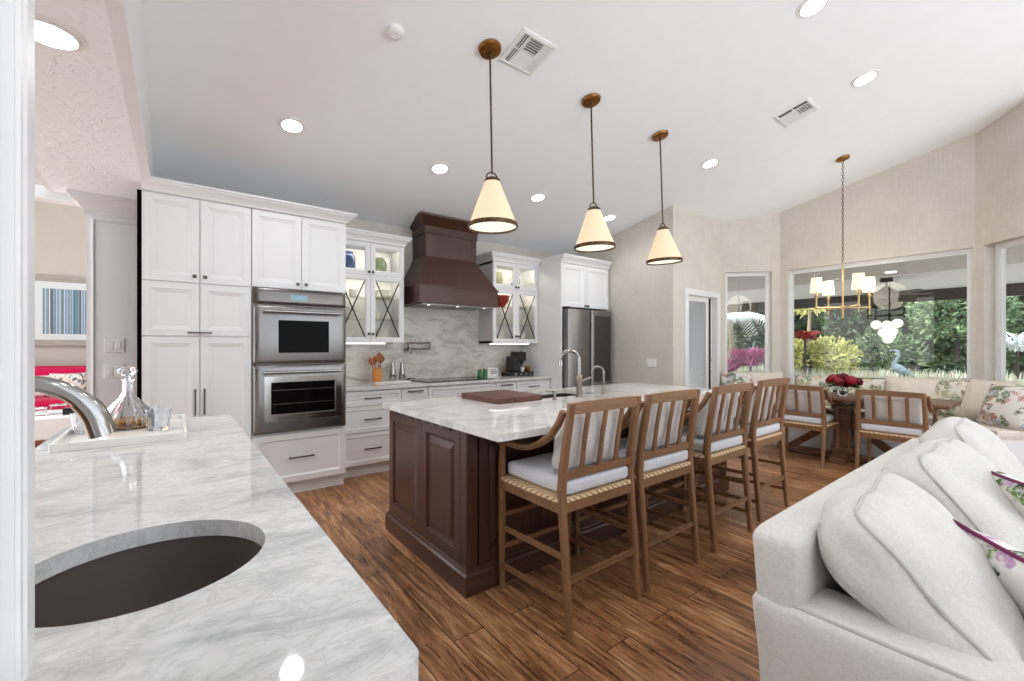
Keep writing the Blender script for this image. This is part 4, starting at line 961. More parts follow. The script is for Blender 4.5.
# ================================================================== CHAIRS
def make_chair(name, label, cat, group, sh, bh, ah, stool, w=.52, dp=.52, slats=3, bw=None):
    t = thing(name, label, cat, (0, 0, 0), 0, group)
    hw = w / 2; hd = dp / 2; ls = .038
    def B(n, mb, mat, **k): return mb.build(n, mat, t, **k)
    yb = lambda z: -hd + (.055 * min(1, z / sh) if z < sh else .055 - .06 * ((z - sh) / (bh - sh)) ** 1.2)
    xs_ = lambda z: hw - .004 if z < sh else hw - .004 - .010 * (z - sh) / (bh - sh)
    for sg in (-1, 1):
        path = []; sz = []
        for i in range(11):
            z = bh * i / 10; path.append((sg * xs_(z), yb(z), z)); k_ = .030 + .010 * min(1, z / sh) if z < sh else .040 - .006 * (z - sh) / (bh - sh)
            sz.append((k_, k_ + .004))
        B('leg', MB().legs(path, sz), 'oak')
        B('leg', MB().legs([(sg * hw, hd, 0), (sg * hw, hd, sh * .6), (sg * hw, hd - .002, sh), (sg * hw, hd - .004, ah - .012)], [(.028, .028), (.036, .036), (.038, .038), (.030, .030)]), 'oak')
    # seat rails and rush
    zr = sh - .085
    mb = MB()
    for sg in (-1, 1): mb.bar((sg * hw, -hd + .05, zr), (sg * hw, hd, zr), .03, .05)
    mb.bar((-hw, hd, zr), (hw, hd, zr), .03, .05); mb.bar((-hw, -hd + .05, zr), (hw, -hd + .05, zr), .03, .05)
    B('seat_frame', mb, 'oak_h')
    mb = MB(); n = 40 if stool else 34
    r0 = .0125; zz = sh - .050
    for ax in (0, 1):
        for sg in (-1, 1):
            L_ = 2 * hw - .04 if ax == 0 else 2 * hd - .075
            m_ = int(L_ / .021)
            for i in range(m_):
                q = -L_ / 2 + L_ * (i + .5) / m_
                if ax == 0: c0 = Vector((q, sg * (hd - .004) if sg > 0 else -hd + .052, zz)); e = Vector((0, .021, 0)); f = Vector((.0095, 0, 0))
                else: c0 = Vector((sg * hw, q + .0175, zz)); e = Vector((.021, 0, 0)); f = Vector((0, .0095, 0))
                mb.loft([[c0 + e * a + f * b + Vector((0, 0, c)) for a, b, c in ((-1, s_, -.010), (-.8, s_, .008), (.8, s_, .008), (1, s_, -.010))] for s_ in (-1, -.0, 1)][0:3:2])
    mb.box(-hw + .02, hw - .02, -hd + .055, hd - .02, zz - .004, zz + .008)
    B('rush_seat', mb, 'rush')
    # seat cushion, back cushion
    mb = MB(); mb.rbox((0, .015, sh - .0), (2 * hw - .045, 2 * hd - .05, .074), .022, 12, (.004, .004, .012))
    B('seat_cushion', mb, 'seatfab', smooth=True, angle=80, weld=True)
    bh2 = bh - sh - .095; tl = math.atan2(.06, bh - sh)
    Mx = Matrix.Translation((0, -hd + .098 + .002, sh + .05)) @ Matrix.Rotation(tl + .05, 4, 'X') @ Matrix.Translation((0, .05, bh2 / 2))
    B('back_cushion', MB().rbox((0, 0, 0), (2 * hw - .085, .085, bh2), .038, 12, (.0, .025, .0), .003, 3, Mx), 'backfab', smooth=True, angle=80, weld=True)
    # back: top rail, lower rail, slats
    zt_, zl = bh - .026, sh + .060
    mb = MB(); L_ = []
    for i in range(9):
        a = -1 + i / 4; x = a * (xs_(zt_) + .014); cz = .004 * (1 - a * a)
        yy = yb(zt_) + 0
        L_.append([(x, yy - .013, zt_ - .026 + cz * 0), (x, yy + .013, zt_ - .026), (x, yy + .012, zt_ + .026 + cz), (x, yy - .013, zt_ + .026 + cz)])
    B('top_rail', mb.loft(L_), 'oak_h')
    B('lower_rail', MB().bar((-xs_(zl), yb(zl), zl), (xs_(zl), yb(zl), zl), .024, .036), 'oak_h')
    for i in range(slats):
        x = -xs_(zl) + 2 * xs_(zl) * (i + 1) / (slats + 1)
        mb = MB(); mb.legs([(x, yb(zl), zl), (x, yb((zl + zt_) / 2), (zl + zt_) / 2), (x, yb(zt_), zt_ - .02)], (.028, .016)); B('slat', mb, 'oak')
    # swooping arms
    for sg in (-1, 1):
        L_ = []
        ctrl = [(hd + .018, ah - .012), (hd - .05, ah - .004), (hd - .16, ah - .006), (.02, ah + .004), (-hd + .20, ah + .035), (-hd + .12, ah + .085), (-hd + .065, ah + .15), (-hd + .03, ah + .215)]
        for i, (yy, z) in enumerate(ctrl):
            z = min(z, bh - .03); a = ctrl[max(0, i - 1)]; b = ctrl[min(len(ctrl) - 1, i + 1)]
            d = Vector((0, b[0] - a[0], b[1] - a[1])).normalized(); nn = Vector((0, -d.z, d.y)); hh = .015; ww = .022 - .006 * i / 7
            x = sg * (hw + (.004 if i < 5 else .006))
            L_.append([Vector((x, yy, z)) + Vector((ww * a_, 0, 0)) + nn * (hh * b_) for a_, b_ in ((-1, -.5), (-.6, -1), (.6, -1), (1, -.5), (1, .5), (.6, 1), (-.6, 1), (-1, .5))])
        B('arm', MB().loft(L_), 'oak_h', smooth=True, angle=50)
    # stretchers
    if stool:
        for sg in (-1, 1):
            for z0, z1 in ((.335, .345), (.125, .145)):
                B('stretcher', MB().bar((sg * hw, hd, z0), (sg * (hw - .004), yb(z1), z1), .014, .026), 'oak_h')
        for yy, z in ((yb(.24), .24), (hd, .225), (hd, .40)): B('stretcher', MB().bar((-hw, yy, z), (hw, yy, z), .014, .026), 'oak_h')
    return t
stools = [(1.69, 0, 'weathered oak slat-back counter stool nearest the marble bar, at the near end of the island'),
          (2.285, 0, 'second weathered oak counter stool from the near end of the island'),
          (3.01, 0, 'third weathered oak counter stool from the near end of the island'),
          (3.77, 0, 'weathered oak counter stool farthest along the island, next to the dining chairs')]
s0 = make_chair('counter_stool', stools[0][2], 'stool', 'counter stools along the island', .66, 1.07, .815, True)
for i, (x, rz, lb) in enumerate(stools):
    o = s0 if i == 0 else copy_tree(s0)
    o.location = (x, 1.68 if i < 3 else 1.72, 0); o.rotation_euler = (0, 0, rz); o['label'] = lb
dchairs = [(5.84, 1.945, 'oak slat-back dining chair nearer the kitchen island, left of the red flowers'), (5.84, 1.12, 'oak slat-back dining chair directly behind the sofa back, right of the red flowers')]
d0 = make_chair('dining_chair', dchairs[0][2], 'chair', 'dining chairs with their backs to the kitchen', .50, .885, .69, False, .53, .47)
for i, (x, y, lb) in enumerate(dchairs):
    o = d0 if i == 0 else copy_tree(d0)
    o.location = (x, y, 0); o.rotation_euler = (0, 0, R(-90)); o['label'] = lb

# ================================================================== DINING CORNER
t = TH('dining_table', 'brown wooden trestle dining table by the bay windows', 'table', (6.15, 1.55, 0))
ty0, ty1, tx0, tx1 = .72, 2.36, 5.84, 6.50
t.part('tabletop', MB().box(tx0, tx1, ty0, ty1, .722, .762, .008), 'oak_t')
py = 1.64
t.part('pedestal', MB().box(6.08, 6.26, py - .08, py + .08, .10, .66, .012).box(6.06, 6.28, py - .10, py + .10, .60, .66, .008).box(6.06, 6.28, py - .10, py + .10, .10, .16, .008), 'oak_t')
t.part('foot', MB().loft([[(x, py - .07, z), (x, py + .07, z), (x, py + .07, zt2), (x, py - .07, zt2)] for x, z, zt2 in ((5.90, 0, .06), (5.96, 0, .085), (6.06, .0, .12), (6.28, .0, .12), (6.38, 0, .085), (6.43, 0, .06))]), 'oak_t')
t.part('cross_arm', MB().loft([[(x, py - .07, z), (x, py + .07, z), (x, py + .07, .721), (x, py - .07, .721)] for x, z in ((5.92, .68), (6.03, .655), (6.31, .655), (6.42, .68))]), 'oak_t')
t.part('floor_beam', MB().box(6.12, 6.22, .92, 2.34, .012, .085, .008), 'oak_t')
for sg in (-1, 1):
    t.part('brace', MB().bar((6.17, py + sg * .06, .46), (6.17, py + sg * .56, .07), .07, .075), 'oak_t')
    t.part('brace', MB().bar((6.17, py + sg * .06, .50), (6.17, py + sg * .50, .70), .06, .06), 'oak_t')
# vase with red flowers
fx, fy, fz = 6.05, 1.62, .7625
t = TH('flower_vase', 'clear glass vase of red flowers on the dining table', 'vase', (fx, fy, fz))
t.part('vase', MB().lathe([(0, 0), (.04, 0), (.05, .02), (.055, .06), (.046, .10), (.052, .115), (.048, .115), (.042, .10), (.05, .06), (.0, .012)], (fx, fy, fz), 20), 'crystal', smooth=True)
r_ = random.Random(11)
for i, (dx, dy, dz, rr) in enumerate(((0, .085, .175, .068), (.02, .0, .20, .06), (-.03, -.085, .17, .066), (.05, .05, .19, .055), (-.05, .02, .155, .055), (.03, -.13, .16, .052), (.04, .13, .16, .05), (0, -.03, .135, .05))):
    c0 = Vector((fx + dx, fy + dy, fz + dz)); mb = MB()
    for ring, (nn, el, sz) in enumerate(((1, 90, .6), (5, 60, .8), (8, 28, 1), (10, -5, 1), (9, -35, .9))):
        for j in range(nn):
            a_ = 2 * PI * (j + .37 * ring) / nn; d = Vector((math.cos(a_) * math.cos(R(el)), math.sin(a_) * math.cos(R(el)), math.sin(R(el))))
            u, w_, _ = frame_of(d); up = Vector((0, 0, 1)) - d * d.z; up = up.normalized() if up.length > .05 else u
            sd_ = d.cross(up); p = c0 + d * rr * .55; s_ = rr * .55 * sz
            mb.loft([[p - up * s_ * .9 - sd_ * s_ * .25, p - up * s_ * .9 + sd_ * s_ * .25], [p + d * rr * .3 - sd_ * s_ * .8, p + d * rr * .3 + sd_ * s_ * .8], [p + d * rr * .42 + up * s_ * .8 - sd_ * s_ * .5, p + d * rr * .42 + up * s_ * .8 + sd_ * s_ * .5]], cap=False, ring=False)
    mb.rbox(tuple(c0), (rr * .7,) * 3, rr * .35, 4)
    b = t.part('bloom', mb, 'petal' if i % 2 else 'petal2')
    t.part('stem', MB().tube([c0, (fx + dx * .2, fy + dy * .2, fz + .03)], .003, 6), 'stem')
mb = MB()
for i in range(26):
    a_ = r_.uniform(0, 2 * PI); mb.blade((fx + .03 * math.cos(a_), fy + .05 * math.sin(a_), fz + .12), (math.cos(a_), math.sin(a_) * 1.6, r_.uniform(.0, .9)), r_.uniform(.13, .21), .055, .25, 4)
t.part('leaves', mb, 'stem')

# built-in bench along the bay
inn = [(6.026, 2.829), (6.46, 2.404), (6.46, .861), (6.025, .432)]; outp = [(6.355, 3.155), (6.925, 2.600), (6.925, .668), (6.36, .112)]
t = TH('bay_bench', 'white panelled built-in bench running along the bay windows', 'bench', (6.5, 1.6, 0))
for i in range(3):
    q = [inn[i], inn[i + 1], outp[i + 1], outp[i]]
    cen = (sum(a for a, b in q) / 4, sum(b for a, b in q) / 4)
    t.part('bench_base', MB().prism(q, 'Z', .0, .46), 'white')
    a = Vector((*inn[i], 0)); b = Vector((*inn[i + 1], 0)); d = (b - a); L_ = d.length; d.normalize()
    n_ = Vector((-d.y, d.x, 0)); 
    if n_.dot(Vector((5, 1.6, 0)) - a) < 0: n_ = -n_; 
    u = -d if (-d).cross(Z).dot(n_) > 0 else d; o_ = (b if u.dot(d) < 0 else a) + n_ * .001
    k_ = 1 if L_ < 1 else 3
    for j in range(k_):
        w_ = (L_ - .04) / k_; t.part('front_panel', MB().panel(o_ + u * (.02 + j * w_) + Z * .10, u, Z, w_ - .01, .33, [(0, .010), (.05, .010), (.056, .002), (.07, .002)], back=0), 'white')
for i in range(3):
    q = [Vector((*p, 0)) for p in (inn[i], inn[i + 1], outp[i + 1], outp[i])]; c0 = sum(q, Vector()) / 4
    def ins(k_, off_=0): return [c0 + (p - c0) * k_ for p in q]
    mb = MB(); a_ = ins(.985)
    for p in a_: pass
    mb.loft([[(p.x, p.y, z) for p in ins(k_)] for z, k_ in ((.4605, .965), (.475, .99), (.53, .99), (.545, .96))])
    t.part('seat_cushion', mb, 'cream', smooth=True)

def pillow(name, label, loc, rz, tilt, w, h, th_, mat, pip=None, roll=0, group=None, n=16):
    mb = MB(); mb.pillow(w, h, th_, n)
    o = mb.build(name, mat, None, True, angle=100, weld=True)
    o.rotation_mode = 'ZXY' if False else 'XYZ'
    Mx = Matrix.Rotation(rz, 4, 'Z') @ Matrix.Rotation(tilt, 4, 'X') @ Matrix.Rotation(roll, 4, 'Y')
    o.matrix_world = Matrix.Translation(loc) @ Mx
    tag(o, label, 'pillow', group)
    if pip: MB().tube(mb.edge, .006, 6, closed=True).build('piping', pip, o, True)
    return o
wn = lambda dx, dy: math.atan2(dy, dx) - PI / 2
nA, nB, nC = wn(-.70, -.715), wn(-1, 0), wn(-.702, .712)
bz = .548
pillow('floral_pillow', 'blossom print pillow at the far left end of the bay bench, under the narrow window', (6.36, 2.91, bz), nA, R(13), .46, .42, .15, 'floral_c', 'cream')
pillow('cream_pillow', 'plain cream pillow in the left bend of the bay bench, under the narrow window edge', (6.61, 2.63, bz), nA, R(13), .46, .43, .15, 'cream', 'cream')
pillow('floral_pillow', 'leaf print pillow at the left end of the large window, behind the oak chair back', (6.78, 2.16, bz), nB, R(12), .46, .40, .14, 'floral_b', 'cream')
pillow('floral_pillow', 'olive leaf print pillow under the large window just right of the red flowers', (6.78, 1.62, bz), nB, R(12), .46, .40, .14, 'floral_b', 'purple')
pillow('cream_pillow', 'plain cream pillow under the large window, between two leaf print pillows', (6.76, 1.17, bz), nB, R(12), .47, .43, .15, 'cream', 'cream')
pillow('floral_pillow', 'large blossom print pillow in the right corner of the large window', (6.76, .83, bz), nB - R(14), R(14), .50, .44, .15, 'floral_b', 'cream')
pillow('cream_pillow', 'big plain cream pillow standing at the right bend of the bay bench', (6.58, .60, bz), nC + R(8), R(18), .44, .46, .16, 'cream', 'cream')
pillow('floral_pillow', 'blossom print pillow with blue-grey flowers at the right end of the bench', (6.31, .44, bz), nC + R(4), R(20), .46, .43, .16, 'floral_c', 'cream')

# ================================================================== SOFA
t = TH('sofa', 'large oatmeal linen sofa seen from its left end', 'sofa', (2.2, .1, 0))
sx0, sx1 = 1.248, 3.22
def lean(mb, zt_, ky, kx):      # upholstery flares: narrower towards the floor
    mb.v = [(x + (kx * (zt_ - z) if x < 2 else -kx * (zt_ - z)), y - (ky * (zt_ - z) if y > .45 else 0), z) for x, y, z in mb.v]; return mb
mb = MB(); mb.rbox(((sx0 + sx1) / 2, .490, .46), (sx1 - sx0, .125, .755), .028, 18, (.004, .008, .004), .002, 5)
t.part('back_frame', lean(mb, .84, .06, .05), 'sofafab', smooth=True, angle=80, weld=True)
for sg, xa in ((-1, sx0 - .002), (1, sx1 - .203)):
    mb = MB(); mb.rbox((xa + .10, .049, .375), (.203, .995, .575), .03, 16, (.010, .004, .010), .002, 8)
    a = t.part('arm', lean(mb, .66, .06, .05 if sg < 0 else .05), 'sofafab', smooth=True, angle=80, weld=True)
    pth = [(xa + (.018 if sg < 0 else .182), y, .662) for y in (.515, .43, .3, .1, -.1, -.3, -.42)]
    t.part('piping', MB().tube(pth, .0058, 8), 'piping', a, smooth=True)
t.part('base', MB().box(sx0 + .02, sx1 - .02, -.44, .44, .06, .30, .02), 'sofafab')
for (x, y) in ((sx0 + .06, -.38), (sx1 - .06, -.38), (sx0 + .06, .46), (sx1 - .06, .46)): t.part('foot', MB().legs([(x, y, 0), (x, y, .10)], [(.035, .035), (.05, .05)]), 'oak_t')
for i in range(2):
    w_ = (sx1 - sx0 - .43) / 2; mb = MB(); mb.rbox((sx0 + .213 + w_ * (i + .5), -.03, .40), (w_ - .008, .86, .19), .05, 12, (0, .01, .02))
    t.part('seat_cushion', mb, 'sofafab', smooth=True, angle=80, weld=True)
cush = [(1.645, .268, .722, 43, 4, .60, 'nearest oatmeal back cushion, slumped over the left arm of the sofa', 21),
        (2.30, .245, .745, 37, -2, .62, 'middle oatmeal back cushion of the sofa', 22),
        (2.89, .265, .770, 32, 2, .58, 'farthest oatmeal back cushion of the sofa, by the dining chairs', 23)]
for x, y, z, tl, yaw, w_, lb, sd_ in cush:
    hw, ht, hd = w_ / 2, .215, .085
    root = MB().rbox((0, 0, 0), (w_, .18, .43), .07, 24, (.016, .035, .022), .009, sd_)
    o = root.build('back_cushion', 'sofafab', None, True, angle=100, weld=True)
    o.matrix_world = Matrix.Translation((x, y, z)) @ Matrix.Rotation(R(yaw), 4, 'Z') @ Matrix.Rotation(R(-tl), 4, 'X')
    tag(o, lb, 'cushion')
    rnd = random.Random(sd_)
    for yy in (-.068, .068):
        pp = []
        for q in rrect(-hw + .004, hw - .004, -ht + .004, ht - .004, .055, 5): pp.append((q[0], yy, q[1]))
        # densify along the sides so that the piping follows the bulge
        dn = []
        for i in range(len(pp)):
            a, b = Vector(pp[i]), Vector(pp[(i + 1) % len(pp)])
            for k_ in range(6 if (b - a).length > .1 else 1): dn.append(a.lerp(b, k_ / (6 if (b - a).length > .1 else 1)))
        me = o.data; out_ = []
        for p in dn:
            ok, loc, nn, _i = o.closest_point_on_mesh(p); out_.append(loc + nn * .002)
        MB().tube(out_, .0048, 6, closed=True).build('piping', 'piping', o, True)
pillow('floral_pillow', 'botanical print throw pillow with plum piping, leaning on the nearest sofa cushions', (1.80, -.075, .45), R(38), R(-30), .44, .42, .15, 'floral_sofa', 'purple', R(0), n=18)
pillow('floral_pillow', 'botanical print throw pillow with plum piping at the far end of the sofa', (2.48, .03, .50), R(30), R(-26), .44, .42, .15, 'floral_sofa', 'purple', R(0), n=18)

# ================================================================== MARBLE BAR
hole = [(-.045 + .2 * math.cos(2 * PI * i / 48), 1.095 + .2 * math.sin(2 * PI * i / 48)) for i in range(48)]
L_ = rrect(-.45, .262, .53, 3.13, .02, 4)
o = slab(L_, [hole], .882, .9205).build('bar_countertop', 'marble')
tag(o, 'grey and white marble bar top in the left foreground with a round sink cut-out', 'countertop')
t = TH('bar_cabinet', 'white bar cabinet under the foreground marble top', 'cabinet', (-.1, 1.8, 0))
t.part('body', MB().box(-.42, .215, .57, 3.09, .10, .70).box(-.42, .215, 1.34, 3.09, .70, .881).box(-.42, .215, .57, .85, .70, .881), 'white')
t.part('toe_kick', MB().box(-.38, .16, .62, 3.05, 0, .10), 'trim')
for i in range(4): t.part('door', MB().panel((.2152, .58 + i * .63, .13), (0, 1, 0), Z, .615, .73, WR, back=0), 'white')
t = TH('bar_sink', 'round dark brown undermount sink in the foreground marble bar', 'sink', (-.045, 1.095, .70))
t.part('basin', MB().lathe([(0, -.0), (.12, 0), (.19, .03), (.212, .10), (.214, .1815), (.206, .1815), (.203, .10), (.18, .037), (.12, .010), (0, .008)], (-.045, 1.095, .70), 48), 'sinkb', smooth=True)
t.part('drain', MB().cyl((-.045, 1.095, .7085), (-.045, 1.095, .712), .035, .035, 24), 'steel')
t = TH('bar_faucet', 'arched brushed nickel bar faucet at the left edge, over the round sink', 'faucet', (-.287, 1.0, .921))
fb = Vector((-.291, 1.0, .921)); pts = [fb + Vector((0, 0, z)) for z in (.03, .12, .20)]
Rr = .096
for i in range(1, 17):
    a_ = PI - PI * .95 * i / 16; pts.append(fb + Vector((Rr + Rr * math.cos(a_), 0, .261 + Rr * math.sin(a_))))
t.part('base', MB().lathe([(0, 0), (.034, 0), (.034, .006), (.026, .014), (.024, .06), (.020, .075), (0, .08)], tuple(fb), 24), 'chrome', smooth=True)
t.part('spout', MB().tube(pts, [.0118] * 10 + [.0118 + .0006 * i for i in range(len(pts) - 10)], 18), 'chrome', smooth=True)
e = pts[-1]; d = (pts[-1] - pts[-2]).normalized()
t.part('spray_head', MB().tube([pts[-4], pts[-3], pts[-2], e, e + d * .012], [.0168, .0176, .0180, .0182, .0182], 20), 'chrome', smooth=True)
t.part('nozzle', MB().cyl(e + d * .0122, e + d * .013, .013, .013, 18), 'black')
t.part('handle', MB().tube([fb + Vector((-.0, .02, .05)), fb + Vector((-.0, .06, .06)), fb + Vector((-.0, .10, .085))], [.009, .007, .006], 10), 'chrome', smooth=True)

# tray with decanter and glasses at the far end of the bar
t = TH('serving_tray', 'white rectangular serving tray at the far end of the marble bar', 'tray', (-.175, 2.74, .921))
a, b = rrect(-.392, .04, 2.42, 3.06, .012, 3), rrect(-.380, .028, 2.432, 3.048, .008, 3)
mb = MB(); mb.loft([[(x, y, .921) for x, y in a], [(x, y, .952) for x, y in a], [(x, y, .952) for x, y in b], [(x, y, .931) for x, y in b]])
t.part('tray_body', mb, 'porcelain')
for xx in (-.18, -.06): pass
DZ = .9315
dx, dy = -.19, 2.88
t = TH('decanter', 'cut crystal decanter of amber liquor on the white tray', 'decanter', (dx, dy, DZ))
t.part('bottle', MB().lathe([(0, 0), (.098, 0), (.104, .006), (.105, .045), (.085, .085), (.055, .125), (.030, .155), (.021, .175), (.019, .225), (.028, .236), (.030, .240), (.014, .240), (.014, .225), (.015, .175), (.024, .155), (.048, .125), (.078, .085), (.097, .045), (.096, .008), (0, .006)], (dx, dy, DZ), 96, (16, .035)), 'crystal', smooth=True)
t.part('liquor', MB().lathe([(0, .007), (.092, .007), (.0935, .02), (.093, .040), (0, .040)], (dx, dy, DZ), 36), 'liquor', smooth=True)
t.part('stopper', MB().lathe([(0, .222), (.011, .222), (.013, .245), (.018, .252), (.034, .268), (.038, .280), (.030, .294), (.014, .303), (0, .304)], (dx, dy, DZ), 24, (8, .06)), 'crystal')
gp = [(0, 0), (.034, 0), (.038, .006), (.041, .05), (.046, .095), (.0435, .095), (.0385, .05), (.034, .014), (0, .012)]
for (x, y, s_, lb) in ((-.066, 2.70, 1.06, 'cut crystal tumbler at the right front of the tray'), (-.335, 2.80, 1.0, 'cut crystal tumbler at the left of the tray behind the faucet head'), (-.115, 2.98, .95, 'cut crystal tumbler at the back of the tray behind the decanter')):
    o = MB().lathe([(r * s_, z * s_) for r, z in gp], (0, 0, 0), 60, (12, .03)).build('tumbler', 'crystal', None, True); o.location = (x, y, DZ); tag(o, lb, 'glass')

# light switches
def plate(name, label, o, u, v, w_, h_, toggles):
    t = thing(name, label, 'switch', o); u = Vector(u); v = Vector(v)
    MB().panel(-u * w_ / 2 - v * h_ / 2, u, v, w_, h_, [(0, .004), (.003, .007)], back=0).build('plate', 'plastic', t)
    n = u.cross(v)
    for i in range(toggles):
        c0 = u * ((i - (toggles - 1) / 2) * .046) + n * .0071
        MB().panel(c0 - u * .0165 - v * .033, u, v, .033, .066, [(0, .002), (.003, .0035)], back=0).build('rocker', 'plastic', t)
plate('light_switch', 'upper double white light switch on the white pilaster', (-.405, 4.899, 1.343), (1, 0, 0), (0, 0, 1), .125, .125, 2)
plate('light_switch', 'lower double white light switch on the white pilaster', (-.405, 4.899, 1.125), (1, 0, 0), (0, 0, 1), .125, .115, 2)
plate('light_switch', 'white double light switch on the grasscloth wall right of the refrigerator', (5.089, 3.50, 1.105), (0, -1, 0), (0, 0, 1), .16, .115, 3)

# ================================================================== LIVING ROOM BEYOND
t = TH('artwork', 'framed painting of bright vertical stripes on the far living room wall', 'picture', (-1.26, 10.99, 1.4))
ax0, ax1, az0, az1 = -2.06, -.46, 1.33, 2.58
t.part('frame', MB().ringframe((ax0, 10.95, az0), X, Z, ax1 - ax0, az1 - az0, .12, [(0, -.045), (0, 0), (.02, .006), (.11, -.004), (.12, -.02), (.12, -.045)]), 'artframe')
cv = t.part('canvas', MB().box(ax0 + .115, ax1 - .115, 10.962, 10.985, az0 + .115, az1 - .115), 'art'); cv['label'] = 'striped watercolour'
t = TH('pink_sofa', 'raspberry pink sofa under the striped painting', 'sofa', (-1.7, 10.3, 0))
t.part('back', MB().rbox((-2.0, 10.62, .55), (2.6, .24, .84), .07, 12, (0, .02, .03)), 'pink', smooth=True, weld=True, angle=80)
t.part('back_cushion', MB().rbox((-2.55, 10.42, .72), (1.05, .2, .46), .07, 10, (0, .03, .02)), 'pink', smooth=True, weld=True, angle=80)
t.part('back_cushion', MB().rbox((-1.45, 10.42, .72), (1.05, .2, .46), .07, 10, (0, .03, .02)), 'pink', smooth=True, weld=True, angle=80)
t.part('seat', MB().rbox((-2.0, 10.10, .36), (2.4, .86, .26), .06, 10, (0, .01, .02)), 'pink', smooth=True, weld=True, angle=80)
t.part('base', MB().box(-3.2, -.8, 9.72, 10.6, .06, .24, .02), 'pink')
t.part('arm', MB().rbox((-3.28, 10.15, .36), (.2, .98, .58), .06, 8), 'pink', smooth=True, weld=True, angle=80)
t.part('arm', MB().rbox((-.72, 10.15, .36), (.2, .98, .58), .06, 8), 'pink', smooth=True, weld=True, angle=80)
pillow('print_pillow', 'bright bird print pillow at the left of the pink sofa', (-1.74, 10.22, .50), 0, R(-16), .5, .38, .14, 'floral_p')
pillow('print_pillow', 'bright bird print pillow in the middle of the pink sofa', (-1.40, 10.16, .50), R(6), R(-14), .46, .40, .14, 'floral_p')
pillow('lime_pillow', 'lime green pillow at the right of the pink sofa', (-1.08, 10.20, .50), R(-8), R(-14), .42, .34, .13, 'lime')
t = TH('coffee_table', 'white coffee table in front of the pink sofa', 'table', (-1.55, 8.1, 0))
t.part('top', MB().box(-2.5, -.95, 7.6, 8.6, .20, .46, .01), 'white')
for x_ in (-2.42, -1.03):
    for y_ in (7.68, 8.52): t.part('leg', MB().legs([(x_, y_, 0), (x_, y_, .201)], (.08, .08)), 'dark')
for (x_, y_, s_, lb, m_) in ((-1.36, 7.95, .09, 'clear glass cube on the white coffee table, left', 'crystal'), (-1.20, 8.06, .11, 'clear glass cube on the white coffee table, middle', 'crystal'), (-1.08, 7.86, .07, 'black box on the white coffee table', 'black')):
    t = TH('table_box', lb, 'box', (x_, y_, .4605))
    t.part('box', MB().box(x_ - s_ / 2 - .02, x_ + s_ / 2 + .02, y_ - s_ / 2, y_ + s_ / 2, .4605, .4605 + s_, .006), m_)
    t.part('lid', MB().box(x_ - s_ / 2 - .024, x_ + s_ / 2 + .024, y_ - s_ / 2 - .004, y_ + s_ / 2 + .004, .461 + s_, .473 + s_, .003), m_)

# ================================================================== CEILING FITTINGS
TILT = math.atan(.2)
def on_ceiling(o, x, y):
    o.location = (x, y, CZ(y)); o.rotation_euler = (-TILT, 0, 0)
def downlight(label, x, y, z=None, watts=None, group=None, r=.072):
    t = thing('downlight', label, 'ceiling light', (x, y, z or 0), 0, group)
    if z is None: on_ceiling(t, x, y)
    tag(MB().lathe([(r, -.012), (r + .004, -.004), (r + .022, -.005), (r + .024, -.001), (r + .024, .01), (r, .02)], (0, 0, 0), 36).build('trim_ring', 'plastic', t, True))
    MB().cyl((0, 0, -.0095), (0, 0, .0), r + .001, r + .001, 36).build('lens', 'lens', t)
    l = light('lamp_light', 'SPOT', (0, 0, -.03), watts or SPOT_W, t, (.975, .988, 1.0), spot_size=R(150), spot_blend=.9, shadow_soft_size=.07)
    return t
dl = [(.713, 3.717, 'downlight above the pantry, the leftmost of the row along the cabinets'), (2.011, 3.734, 'downlight above the glass cabinet, second of the row along the cabinets'), (3.284, 3.76, 'downlight behind the middle pendant, third of the row along the cabinets'), (4.55, 3.77, 'downlight beside the smallest pendant, nearest the refrigerator'), (4.569, 2.408, 'downlight right of the farthest pendant'), (4.569, 1.072, 'downlight near the right edge of the ceiling between vent and bay wall'), (3.325, 1.053, 'downlight at the top edge of the ceiling right of the near vent')]
for x, y, lb in dl: downlight(lb, x, y)
for x, y in ((.75, 1.05), (2.0, 1.05), (2.0, -.6), (3.9, -.7), (5.6, -.7), (.5, -.7)): downlight('added unseen downlight above the seating side of the room', x, y, None, None, 'added downlights above the seating side')  # lamps out of view, added to brighten the room
downlight('large round downlight in the low textured ceiling over the bar', -.395, 2.45, 2.56, 8, None, .085)
for x, y in ((-2, 9), (-2, 6.5), (-2.5, 4), (-2.5, 1), (-.3, 8)): downlight('added living room ceiling downlight out of view', x, y, 4.1, 26, 'added living room downlights')  # unseen lamps added to light the space beyond the bar
